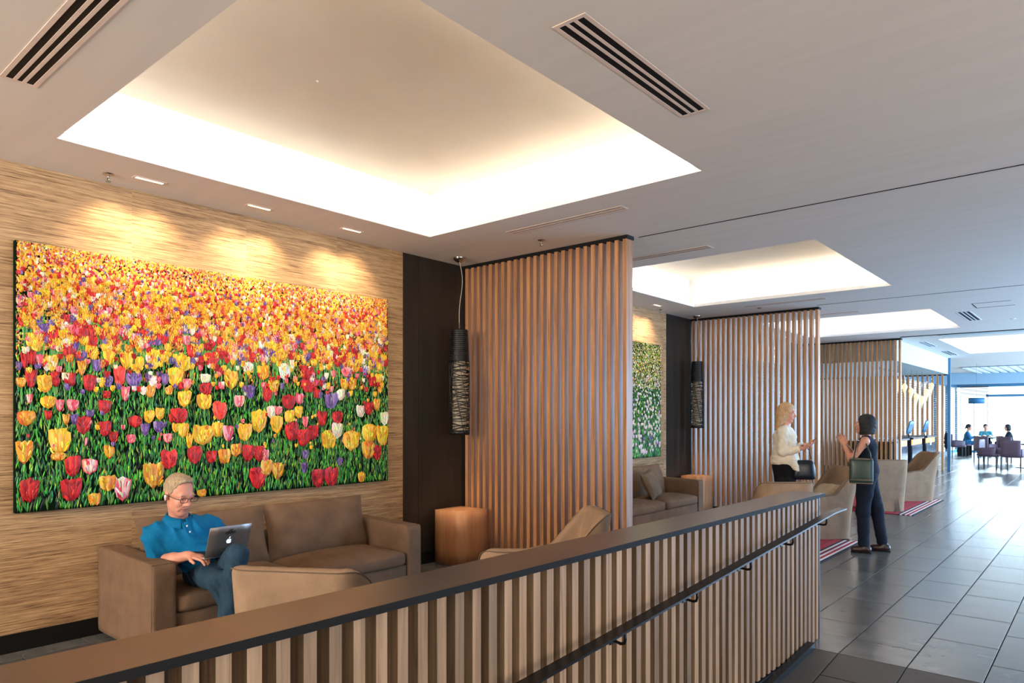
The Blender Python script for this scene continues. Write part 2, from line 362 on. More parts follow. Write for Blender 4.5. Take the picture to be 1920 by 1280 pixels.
for i in range(-11, 14):
    x0 = X0T+i*TW; x1 = x0+TW
    xa = max(x0, XW); xb = min(x1, XR)
    if xb-xa < .02: continue
    st = Y0T - TL*20 + (0 if i % 2 else TL/2)
    if i % 2: st = Y0T-TL*20
    for j in range(0, 62):
        y0 = st+j*TL; y1 = y0+TL
        if y1 <= -5 or y0 >= 37: continue
        if x0 >= -1.85:                      # corridor side and under the parapet end
            y0 = max(y0, Y0T)
            if y1-y0 < .02: continue
        else:
            y0 = max(y0, -5)
        near = (y0 < 12.3 and xa > -3.1 and xb < .4 and y0 >= 4.9) or (xa < -3.9 and .7 < y0 < 2.4) or (xa < -4.3 and 4.0 < y0 < 6.5)
        put_tile(xa, xb, y0, min(y1, 37.1), floor, M['tile'], None if near else farb)
t = farb.build('tiles', M['tile'], floor); t['kind'] = 'stuff'
# ramp tiles
for i in range(0, 13):
    x0 = max(X0T+(i-1)*TW, -1.60); x1 = min(X0T+i*TW, XR)
    st = -TL*12+(TL/2 if i % 2 else 0)
    for j in range(0, 13):
        y0 = st+j*TL; y1 = min(y0+TL, 0)
        if y1-y0 < .02: continue
        if i < 5 and y0 > -2.6: put_tile(x0, x1, y0, y1, ramp, M['ramptile'])
# ---------------------------------------------------------------- ceiling with coffers
def cells(xs, ys, holes, z):
    b = MB()
    for i in range(len(xs)-1):
        for j in range(len(ys)-1):
            cx = (xs[i]+xs[i+1])/2; cy = (ys[j]+ys[j+1])/2
            if any(a < cx < b_ and c < cy < d for a, b_, c, d in holes): continue
            b.add([(xs[i], ys[j], z), (xs[i+1], ys[j], z), (xs[i+1], ys[j+1], z), (xs[i], ys[j+1], z)], [(3, 2, 1, 0)])
    return b
xs = sorted({-7.6, XR, *[c[0] for c in COFFERS], *[c[1] for c in COFFERS]}); ys = sorted({-5., 37.2, *[c[2] for c in COFFERS], *[c[3] for c in COFFERS]})
cb = cells(xs, ys, COFFERS, ZC)
cb.v += []
ceil = struct(cb, 'ceiling', M['paint'])
LIP = .05; SH = .17; HP = .47; RC = .03
for a, b_, c, d in COFFERS:
    m = MB()
    def ring(o, z): return [(a-o, c-o, z), (b_+o, c-o, z), (b_+o, d+o, z), (a-o, d+o, z)]
    R = [ring(0, ZC), ring(0, ZC+LIP), ring(.012, ZC+LIP), ring(SH, ZC+LIP)]
    for k in range(len(R)-1):
        for i in range(4): m.add([R[k][i], R[k][(i+1) % 4], R[k+1][(i+1) % 4], R[k+1][i]], [(0, 1, 2, 3)])
    m.build('coffer_lip', M['cove'], ceil)
    m = MB(); prof = [(SH, ZC+LIP), (SH, ZC+HP-RC)] + [(SH-RC+RC*math.cos(t_), ZC+HP-RC+RC*math.sin(t_)) for t_ in np.linspace(.15, math.pi/2, 6)]
    RR = [ring(o, z) for o, z in prof]
    for k in range(len(RR)-1):
        for i in range(4): m.add([RR[k][i], RR[k][(i+1) % 4], RR[k+1][(i+1) % 4], RR[k+1][i]], [(0, 1, 2, 3)], True)
    m.build('coffer_recess', M['cove'], ceil)
    MB().add(RR[-1], [(3, 2, 1, 0)]).build('coffer_panel', M['panel'], ceil)
# slab above everything so that no sky leaks in
struct(MB().box((-7.7, -5.1, 3.95), (XR+.1, 37.3, 4.05)), 'ceiling_slab', M['paint'])
# joints across the corridor ceiling
for k, y in enumerate((5.93, 11.36)):
    struct(MB().box((-3.45, y-.006, ZC-.003), (XR, y+.006, ZC+.001)), 'trim_%d' % (k+1), M['slab'])
struct(MB().box((-3.45, 17.06, ZC-.012), (XR, 17.10, ZC+.001)), 'trim_3', M['slab'])
struct(MB().box((-2.7, 17.12, ZC-.02), (XR, 17.42, ZC+.001)), 'trim_4', M['offwhite'])
struct(MB().box((-1.6, 12.75, ZC-.003), (-1.1, 12.76, ZC+.001)).box((-1.6, 13.3, ZC-.003), (-1.1, 13.31, ZC+.001)).box((-1.6, 12.75, ZC-.003), (-1.59, 13.31, ZC+.001)), 'trim_5', M['slab'])
# ---------------------------------------------------------------- walls
wl = MB()
for k in range(3):
    wl.box((XW-.12, k*BAY+(-5 if k == 0 else .12), 0), (XW, 4.86+k*BAY if k < 2 else 16.4, ZC))
wall_left = struct(wl, 'wall_left', M['paper'])
for k in range(3):   # dark stained panels at the end of each bay
    y0 = 4.86+k*BAY if k < 2 else 16.4
    struct(MB().box((XW-.10, y0, 0), (XW-.004, y0+.22, ZC)), 'wall_left_panel', M['darkpanel'])
    struct(MB().box((XW-.10, y0+.224, 0), (XW-.006, 5.89+k*BAY, ZC)), 'wall_left_panel', M['darkpanel'])
    struct(MB().box((XW-.0, (-5 if k == 0 else .12+k*BAY), .004), (XW+.014, 5.77+k*BAY, .125)), 'baseboard_left', M['black'])
struct(MB().box((XW-.1, -5.12, 0), (XR, -5.0, ZC)).box((XW-.1, -5.12, -.8), (XR, -5.0, 0)), 'wall_front', M['offwhite'])
struct(MB().box((XR, -5, -.8), (XR+.12, 9.0, ZC)), 'wall_right', M['offwhite'])
# reception bay behind the third screen
YB = 17.35; ZB = 2.85
struct(MB().box((-7.6, 17.25, 0), (-7.5, 24.4, ZC)), 'wall_reception', M['offwhite'])
struct(MB().box((-7.6, 17.25, 0), (-5.6, 17.35, ZB)), 'wall_reception_side', M['offwhite'])
bk = struct(MB().box((-7.5, 17.36, ZB), (-3.62, 24.2, ZC-.002)), 'wall_bulkhead', M['offwhite'])
struct(MB().box((-3.64, 24.18, 0), (-3.56, 24.28, ZC)), 'trim_6', M['blueframe'])
# far dining room: glazed left side and end
xg = -5.2
wn = MB()
for y in np.linspace(24.4, 36.9, 6): wn.box((xg-.05, y-.03, 0), (xg+.02, y+.03, 2.9))
wn.box((xg-.05, 24.4, 0), (xg+.02, 36.9, .12)).box((xg-.08, 24.3, 2.87), (xg+.02, 37, ZC))
w1 = struct(wn, 'window_1', M['blueframe'])
wn = MB()
for x in (-5.2, -1.6, .9, 3.4): wn.box((x-.03, 36.95, 0), (x+.03, 37.05, 2.9)) if x not in (-1.6,) else None
wn.box((-5.2, 36.95, 0), (XR, 37.05, .1)).box((-4.1, 36.93, 2.46), (XR, 37.05, 2.56)).box((-5.25, 36.95, 2.9), (XR, 37.1, ZC))
w2 = struct(wn, 'window_2', M['blueframe'])
struct(MB().box((-5.2, 32.9, 2.89), (XR, 33.3, ZC-.002)), 'ceiling_beam', M['beam'])
wn = MB()
for y in np.arange(9.0, 37.2, 2.35): wn.box((XR-.05, y-.04, 0), (XR+.05, y+.04, ZC))
wn.box((XR-.05, 9.0, 0), (XR+.05, 37, .12)).box((XR-.05, 9.0, 2.9), (XR+.05, 37, 3.0))
struct(wn, 'window_3', M['blueframe'])
# blinds
b = MB()
for z in np.arange(.25, 2.86, .085): b.box((-.03, 24.45, z), (.03, 36.8, z+.012))
bl = tag(b.build('window_blind', M['blind'], None, (xg+.09, 0, 0)), 'dark horizontal slat blind lowered over the side windows of the dining room', 'blind')
bl2 = thing('window_blind', 'dark slat blind drawn up at the top of the far end window', 'blind', (-5.06, 36.89, 0))
MB().box((0, -.03, 2.88), (1.06, .03, 2.93)).build('head_rail', M['blind'], bl2)
slm = MB().box((0, -.03, 0), (1.06, .03, .022)).mesh('slat', M['blind'])
for k in range(7): link('slat', slm, bl2, (0, 0, 2.50+k*.055))
for x in (.02, .53, 1.03):
    tb = MB()
    for z in np.arange(.85, 2.48, .05): tb.box((x-.022, -.02, z), (x+.022, .02, z+.027))
    tb.tube([(x, 0, .85), (x, 0, 2.5)], .004, 4); tb.build('ladder_tape', M['blind'], bl2)
# slotted ceiling panel of the dining room
sp = thing('slatted_ceiling_panel', 'white slatted ceiling panel with dark slots before the dining room beam', 'ceiling panel', (-3.9, 28.9, ZC-.05))
MB().box((0, 0, .03), (4.2, 3.9, .045)).build('backing', M['blueframe'], sp)
slm = MB().box((0, 0, 0), (.15, 3.9, .03)).mesh('slat', M['ventwhite'])
for k in range(16): link('slat', slm, sp, (k*.27, 0, 0))

# ---------------------------------------------------------------- slatted parapet with handrail
E0 = Vector((-1.588, 5.277, 0)); pa = math.radians(-.995)
par = thing('slatted_parapet', 'long low timber slatted parapet with dark bronze top beside the ramp', 'parapet', E0, pa)
# local: +x towards corridor, -y towards the camera
LP = 8.6
MB().box((-.20, -LP, 1.034), (.035, .03, 1.047)).build('top_cap', M['cap'], par)
MB().box((.0352, -LP, 1.030), (.0365, .032, 1.0462)).box((-.02, -LP, 1.0215), (.0345, .0, 1.0338)).build('cap_edge_shadow_gap', M['black'], par)  # dark edge strip; the lower black bar paints the shadow above the slats
MB().box((-.19, -LP, .0), (-.078, -.012, 1.022)).build('core', M['core'], par)
MB().box((-.19, -.012, 0), (.004, .006, 1.022)).build('end_frame', M['darkmetal'], par)
MB().box((-.15, -LP, -.85), (.006, -.0, -.004)).build('kick_plate', M['black'], par)
kp = MB()
for (u, z) in ((.26, -.004), (LP, -.004-(LP-.26)*SL)): kp.v += [(.006, -u, z-.03), (.055, -u, z-.03), (.055, -u, z+.045), (.006, -u, z+.045)]
kp.add([], []); kp.f = [(0, 1, 2, 3), (7, 6, 5, 4), (0, 4, 5, 1), (1, 5, 6, 2), (2, 6, 7, 3), (3, 7, 4, 0)]; kp.sm = [False]*6
kp.build('kerb', M['darkmetal'], par)
slm = MB().box((-.078, -.0205, 0), (0, .0205, 1.018)).mesh('slat', M['parwood'])
for k in range(104):
    link('slat', slm, par, (0, -.035-k*.0813, .002))
hr = MB()
P0 = (-.0762)
def hz(u): return .918-.0762*max(u, 0)+0
xa, xb = .055, .115
pts = [(8.4, hz(8.4)), (0.02, hz(0.0)), (-.26, hz(0)+.004)]
for (u0, z0), (u1, z1) in zip(pts[:-1], pts[1:]):
    vs = []
    for (u, z) in ((u0, z0), (u1, z1)): vs += [(xa, -u, z-.010), (xb, -u, z-.010), (xb, -u, z), (xa, -u, z)]
    hr.add(vs, [(0, 1, 2, 3)[::-1], (4, 5, 6, 7), (0, 4, 5, 1)[::-1], (1, 5, 6, 2)[::-1], (2, 6, 7, 3)[::-1], (3, 7, 4, 0)[::-1]])
hro = hr.build('handrail', M['darkmetal'], par)
for u in [.1+.655*k for k in range(12)]:
    z = hz(u); br = MB().tube([(.0, -u+.02, z-.075), (.062, -u, z-.075), (.078, -u, z-.07), (.083, -u, z-.055), (.083, -u, z-.008)], .007, 8)
    br.box((-.004, -u+.005, z-.095), (.006, -u+.035, z-.055)).box((.06, -u-.02, z-.014), (.105, -u+.02, z-.009))
    br.build('bracket', M['darkmetal'], hro)

# ---------------------------------------------------------------- slatted screens
def screen(k, label):
    y = 5.77+BAY*k
    t = thing('slatted_screen', label, 'screen', (0, y, 0), 0, None)
    x0 = XW+.03; x1 = -3.49; n = 24; pitch = (x1-x0-.042)/(n-1)
    MB().box((XW, -.004, ZC-.035), (x1+.012, .118, ZC-.001)).build('top_rail', M['black'], t)
    MB().box((XW, .0, 0.006), (x1, .112, .03)).build('bottom_rail', M['black'], t)
    for i in range(n):
        link('slat', SLM, t, (x0+i*pitch, 0, .03))
    return t
SLM = MB().box((0, 0, 0), (.042, .112, ZC-.064)).mesh('slat', M['screenwood'])
screen(0, 'tall vertical timber slat screen nearest the camera, behind the wooden cube table')
screen(1, 'vertical timber slat screen behind the blonde woman')
screen(2, 'vertical timber slat screen farthest away, in front of the reception')
# ---------------------------------------------------------------- ceiling fittings
def vent(x0, x1, y0, y1, label, m, cat='air vent'):
    t = thing('ceiling_vent', label, cat, ((x0+x1)/2, (y0+y1)/2, ZC))
    hx = (x1-x0)/2; hy = (y1-y0)/2; z0, z1 = -.0035, -.0005
    MB().box((-hx+.01, -hy+.01, -.0018), (hx-.01, hy-.01, -.0008)).build('slot_backing', M['black'], t)
    e = .022 if min(hx, hy) > .06 else .015
    MB().box((-hx, -hy, z0), (hx, -hy+e, z1)).box((-hx, hy-e, z0), (hx, hy, z1)).box((-hx, -hy+e, z0), (-hx+e, hy-e, z1)).box((hx-e, -hy+e, z0), (hx, hy-e, z1)).build('frame', m, t)
    if hx > hy:
        for s in (-1, 1): MB().box((-hx+e, s*(hy-e)/3-.009, z0), (hx-e, s*(hy-e)/3+.009, z1)).build('blade', m, t)
    else:
        for s in (-1, 1): MB().box((s*(hx-e)/3-.009, -hy+e, z0), (s*(hx-e)/3+.009, hy-e, z1)).build('blade', m, t)
    return t
vp = M['ventpaint']
vent(-4.29, -2.9, 1.01, 1.175, 'slotted ceiling vent at the top left corner of the picture', vp)
vent(-1.882, -1.705, 2.48, 3.715, 'large slotted ceiling vent to the right of the big lit ceiling recess', vp)
vent(-4.30, -3.04, 4.945, 5.065, 'slotted ceiling vent in front of the nearest slat screen', vp)
vent(-4.30, -3.08, 6.66, 6.80, 'slotted ceiling vent just behind the nearest slat screen', vp)
vent(-4.38, -3.14, 10.72, 10.84, 'slotted ceiling vent in front of the middle slat screen', vp)
vent(-4.38, -3.12, 12.42, 12.53, 'slotted ceiling vent just behind the middle slat screen', vp)
vent(-1.93, -1.72, 13.6, 15.0, 'pale slotted ceiling vent right of the third lit ceiling recess', M['ventwhite'])
vent(-3.39, -3.21, 18.5, 19.95, 'pale ceiling vent beside the start of the white bulkhead', M['ventwhite'])
vent(-3.42, -3.2, 21.5, 23.1, 'pale ceiling vent beside the far end of the white bulkhead', M['ventwhite'])
def downlight(x, y, label):
    t = thing('downlight', label, 'ceiling light', (x, y, ZC), 0, None)
    MB().box((-.035, -.11, -.004), (.035, .11, -.0006)).build('frame', M['ventpaint'], t)
    MB().box((-.012, -.095, -.0062), (.012, .095, -.0042)).build('lamp', M['slotlamp'], t)
for k, bn in ((0, 'above the tulip painting'), (1, 'above the white flower painting'), (2, 'in the third bay')):
    for i, y in enumerate((2.17, 3.04, 3.97)):
        downlight(-5.34, y+k*BAY, 'small slot downlight %s, %s' % (bn, ('nearest the camera', 'in the middle', 'farthest from the camera')[i]))
def sprinkler(x, y, label, z=ZC):
    t = thing('sprinkler', label, 'sprinkler', (x, y, z))
    MB().lathe([(.001, -.012), (.02, -.012), (.036, -.004), (.038, -.0006)], n=16).build('rose', M['chrome'], t)
    MB().tube([(0, 0, -.01), (0, 0, -.03)], .006, 8).tube([(-.014, 0, -.028), (-.012, 0, -.045), (0, 0, -.055), (.012, 0, -.045), (.014, 0, -.028)], .003, 6).lathe([(.001, -.057), (.018, -.056), (.018, -.054), (.001, -.053)], n=10).build('head', M['chrome'], t)
sprinkler(-5.43, 1.925, 'ceiling sprinkler above the left part of the tulip painting')
sprinkler(-4.235, 5.407, 'ceiling sprinkler in front of the nearest slat screen')
sprinkler(-5.52, 10.16, 'ceiling sprinkler above the white flower painting')
sprinkler(-4.23, 11.04, 'ceiling sprinkler in front of the middle slat screen')
sprinkler(-3.29, 13.2, 'ceiling sprinkler inside the third lit recess', ZC+HP)
tag(MB().lathe([(.001, -.05), (.035, -.048), (.05, -.03), (.055, -.0006)], n=18).build('smoke_detector', M['white'], None, (-2.95, 13.9, ZC+HP)), 'white round smoke detector inside the third lit recess', 'smoke detector')
tag(MB().lathe([(.001, -.012), (.035, -.010), (.05, -.0006)], n=14).build('smoke_detector', M['ventwhite'], None, (-1.28, 15.16, ZC)), 'small pale ceiling disc on the blue lit corridor ceiling', 'smoke detector')
tag(MB().lathe([(.001, -.008), (.008, -.007), (.01, -.0006)], n=10).build('ceiling_sensor', M['white'], None, (-3.95, 2.66, ZC+HP)), 'tiny white sensor in the middle of the big lit ceiling recess', 'sensor')
FLW = "1.49 1.10 0.115 0.164 R;1.74 1.08 0.133 0.166 R;1.75 1.25 0.098 0.151 R;1.86 1.24 0.102 0.113 Q;1.98 1.11 0.124 0.120 O;2.08 1.06 0.113 0.180 Q;2.30 1.15 0.152 0.191 O;2.42 1.26 0.119 0.155 R;1.67 1.43 0.135 0.189 Y;1.66 1.32 0.096 0.060 O;1.46 1.36 0.094 0.159 O;1.47 1.59 0.106 0.106 O;1.99 1.34 0.072 0.094 O;1.89 1.00 0.084 0.093 O;1.82 1.54 0.096 0.132 R;1.96 1.51 0.086 0.114 R;2.02 1.45 0.058 0.089 R;2.14 1.43 0.065 0.069 P;2.17 1.56 0.096 0.086 R;2.27 1.60 0.078 0.098 Y;2.35 1.62 0.069 0.093 Y;2.24 1.50 0.062 0.097 V;2.34 1.52 0.080 0.088 V;2.41 1.43 0.070 0.078 P;2.51 1.60 0.100 0.118 R;2.53 1.49 0.084 0.118 Y;2.47 1.51 0.055 0.078 Y;2.44 1.59 0.044 0.078 R;1.96 1.67 0.086 0.104 R;1.97 1.76 0.057 0.062 R;2.10 1.77 0.060 0.117 P;2.06 1.90 0.078 0.148 L;2.16 1.88 0.111 0.118 V;1.98 1.86 0.062 0.089 V;1.75 1.68 0.076 0.086 P;1.67 1.68 0.052 0.089 P;1.60 1.70 0.094 0.084 Y;1.49 1.72 0.033 0.068 P;1.86 1.84 0.088 0.123 R;1.73 1.86 0.080 0.110 R;1.58 1.83 0.093 0.128 Y;1.50 1.86 0.066 0.126 R;1.44 1.83 0.057 0.067 O;2.30 1.87 0.068 0.087 W;2.28 1.79 0.073 0.098 O;2.42 1.80 0.060 0.067 O;2.39 1.89 0.059 0.094 V;2.47 1.91 0.121 0.157 Y;2.53 2.02 0.095 0.124 Y;2.54 1.74 0.090 0.107 Y;2.56 1.86 0.068 0.091 P;2.30 2.04 0.105 0.164 Y;2.20 2.00 0.066 0.108 Y;2.11 2.02 0.090 0.138 Y;2.38 2.06 0.086 0.088 Y;1.99 2.04 0.081 0.125 Y;1.91 1.97 0.070 0.093 V;1.81 1.95 0.055 0.117 O;1.87 2.07 0.079 0.097 Y;1.82 2.04 0.046 0.061 V;1.73 2.07 0.098 0.100 R;1.62 1.97 0.077 0.123 Y;1.50 2.00 0.054 0.107 R;1.46 1.98 0.041 0.115 R;1.55 1.99 0.042 0.088 P;1.53 2.08 0.067 0.078 Y;1.42 1.94 0.032 0.067 V;1.60 1.61 0.043 0.069 R;1.71 1.58 0.044 0.075 O;1.76 1.58 0.045 0.081 V;1.86 1.62 0.055 0.061 V;1.83 1.42 0.027 0.066 P;2.69 1.45 0.176 0.163 Y;2.81 1.49 0.091 0.132 Y;2.90 1.46 0.093 0.134 P;3.05 1.47 0.133 0.159 Y;3.18 1.56 0.137 0.185 Y;3.35 1.53 0.117 0.165 Y;3.50 1.46 0.135 0.168 R;3.62 1.41 0.139 0.171 R;3.72 1.45 0.114 0.148 R;3.89 1.38 0.163 0.176 Y;3.99 1.47 0.121 0.153 W;4.15 1.37 0.204 0.194 Y;4.37 1.43 0.182 0.186 Y;4.53 1.41 0.154 0.216 Y;4.36 1.27 0.165 0.186 O;4.46 1.24 0.118 0.161 R;2.62 1.29 0.119 0.150 R;2.76 1.27 0.090 0.109 R;2.87 1.27 0.104 0.122 O;2.97 1.32 0.095 0.112 O;3.08 1.29 0.110 0.148 R;3.18 1.28 0.100 0.139 R;3.24 1.26 0.076 0.116 P;3.36 1.12 0.118 0.154 O;3.25 1.15 0.102 0.140 O;3.17 1.07 0.149 0.196 R;3.78 1.03 0.144 0.174 R;3.92 1.03 0.149 0.177 R;4.27 1.00 0.081 0.105 O;2.83 1.65 0.119 0.159 L;2.70 1.72 0.121 0.130 Y;3.00 1.73 0.095 0.102 P;2.93 1.91 0.117 0.157 Y;3.08 2.02 0.097 0.091 W;3.22 1.98 0.113 0.128 Y;3.43 2.00 0.120 0.143 W;3.66 2.00 0.140 0.135 R;3.47 1.73 0.134 0.132 R;3.67 1.88 0.141 0.123 R;3.76 1.81 0.086 0.087 R;3.32 1.87 0.103 0.118 Y;3.26 1.79 0.089 0.128 R;3.10 1.81 0.086 0.114 V;3.92 1.75 0.149 0.151 V;4.03 1.81 0.092 0.115 W;4.26 1.65 0.097 0.118 W;4.36 1.68 0.115 0.133 R;4.46 1.72 0.084 0.121 O;4.56 1.58 0.103 0.136 W;3.99 1.59 0.121 0.127 R;3.82 1.58 0.102 0.137 R;3.58 1.76 0.083 0.109 P;3.48 1.60 0.108 0.120 Y;3.57 1.64 0.082 0.109 Y;3.30 1.64 0.090 0.117 W;3.36 1.65 0.091 0.083 P;3.64 1.55 0.056 0.110 P;2.54 1.74 0.106 0.127 Y;2.49 1.61 0.125 0.127 R;2.58 1.40 0.053 0.128 Y;3.63 1.13 0.070 0.098 V;3.64 1.25 0.070 0.086 V;4.02 1.17 0.061 0.077 V;2.68 0.98 0.083 0.065 O;4.07 1.91 0.093 0.116 Y;4.16 1.91 0.095 0.117 O;4.41 1.95 0.100 0.107 R;4.49 1.98 0.102 0.108 Y;4.10 2.03 0.124 0.103 P;4.32 2.05 0.082 0.106 V;2.71 1.82 0.100 0.109 R;2.71 1.91 0.088 0.076 W;4.20 2.08 0.111 0.104 Y;2.76 2.07 0.123 0.109 R;2.53 2.02 0.126 0.127 Y;3.28 2.16 0.128 0.105 V;3.41 2.16 0.093 0.107 Y;2.60 2.12 0.086 0.107 R;3.02 2.10 0.096 0.091 V;3.16 2.11 0.087 0.081 O;3.82 2.15 0.102 0.112 P;3.96 2.17 0.121 0.101 R"
# ---------------------------------------------------------------- paintings: thick strokes of paint on canvas
def srgbv(c, j=0):
    c = [min(255, max(0, v*(1+random.uniform(-j, j)))) for v in c]; return s2l(c)
PAL = {'R': [(196, 22, 26), (170, 12, 22), (222, 48, 38), (140, 8, 20)], 'L': [(230, 52, 38), (214, 36, 30), (240, 90, 70)],
       'Y': [(236, 178, 18), (242, 196, 36), (214, 142, 14), (248, 212, 84)], 'O': [(216, 138, 26), (232, 164, 42), (192, 104, 20), (240, 196, 96)],
       'P': [(226, 84, 104), (238, 130, 140), (204, 52, 80), (246, 180, 176)], 'Q': [(246, 206, 198), (232, 120, 136), (212, 40, 70), (250, 226, 206)],
       'V': [(92, 62, 130), (120, 90, 160), (66, 42, 100), (146, 124, 180)], 'W': [(240, 232, 206), (226, 214, 190), (250, 244, 230), (214, 206, 150)],
       'K': [(236, 206, 206), (246, 232, 226), (222, 180, 190), (206, 190, 214)]}
GR = [(22, 84, 28), (36, 122, 36), (66, 156, 40), (14, 52, 24), (104, 176, 52), (10, 30, 18), (24, 104, 52), (156, 190, 60), (8, 22, 14), (44, 138, 80), (50, 140, 30), (80, 150, 50)]
class Paint:
    def __init__(s): s.v = []; s.f = []; s.c = []
    def petal(s, y, z, w, h, ang, x, col, tip=None, relief=.006):
        ca, sa = math.cos(ang), math.sin(ang); o = len(s.v)
        shp = [(0, -.5), (.38, -.30), (.5, .05), (.40, .40), (.04, .5), (-.38, .41), (-.5, .05), (-.38, -.30)]
        for (a, b) in shp:
            a *= w*random.uniform(.8, 1.15); b *= h*random.uniform(.88, 1.1)
            s.v.append((x, y+a*ca-b*sa, z+a*sa+b*ca)); s.c.append(col)
        for t in (-.2, .22):
            s.v.append((x+relief*random.uniform(.6, 1.3), y-t*h*sa+random.uniform(-.1, .1)*w, z+t*h*ca)); s.c.append(tip or col)
        lo, hi = o+8, o+9
        s.f += [(o, o+1, lo), (o+1, o+2, lo), (o+2, hi, lo), (o+2, o+3, hi), (o+3, o+4, hi), (o+4, o+5, hi), (o+5, o+6, hi), (o+6, lo, hi), (o+6, o+7, lo), (o+7, o, lo)]
    def stroke(s, y, z, w, h, ang, x, col):
        ca, sa = math.cos(ang), math.sin(ang); o = len(s.v)
        for (a, b, d) in ((0, -.5, 0), (.5, -.1, 0), (.35, .3, 0), (0, .5, 0), (-.4, .2, 0), (-.45, -.25, 0), (.05, .0, .004)):
            s.v.append((x+d, y+a*w*ca-b*h*sa, z+a*w*sa+b*h*ca)); s.c.append(col)
        s.f += [(o+i, o+(i+1) % 6, o+6) for i in range(6)]
    def flower(s, y, z, w, h, kind, x):
        pal = PAL[kind]
        if w < .028:
            for _ in range(2): s.petal(y+random.uniform(-.25, .25)*w, z, w*.8, h, random.uniform(-.4, .4), x+random.uniform(0, .003), srgbv(random.choice(pal), .1), srgbv(random.choice(pal), .1), .003)
            return
        s.petal(y, z-.05*h, w*.95, h*.95, 0, x, srgbv(pal[min(3, len(pal)-1)] if kind in 'RV' else pal[2], .1), srgbv(pal[0], .1))
        n = 3 if w < .06 else 5
        for i in range(n):
            t = (i/(n-1)-.5)*2; a = -t*.16
            s.petal(y+t*w*.27, z+random.uniform(-.02, .07)*h, w*.46, h*random.uniform(.82, 1.0), a, x+.003+.002*(1-abs(t)), srgbv(random.choice(pal), .12), srgbv(random.choice(pal), .12), .005)
        for i in range(int(5+w*90)):
            u = random.uniform(-.38, .38); v = random.uniform(-.38, .38)
            s.petal(y+u*w, z+v*h, w*.10, h*.28, -u*1.2+random.uniform(-.3, .3), x+.007+random.uniform(0, .003), srgbv(random.choice(pal+PAL.get('Y' if kind == 'O' else kind)), .25), None, .003)
    def build(s, name, parent):
        me = bpy.data.meshes.new(name); me.from_pydata(s.v, [], s.f); me.materials.append(M['oil'])
        ca = me.color_attributes.new('Col', 'FLOAT_COLOR', 'POINT'); arr = np.ones((len(s.v), 4), np.float32); arr[:, :3] = np.clip(np.array(s.c), 0, 1); ca.data.foreach_set('color', arr.ravel()); me.update()
        o = bpy.data.objects.new(name, me); COL.objects.link(o); o.parent = parent; return o
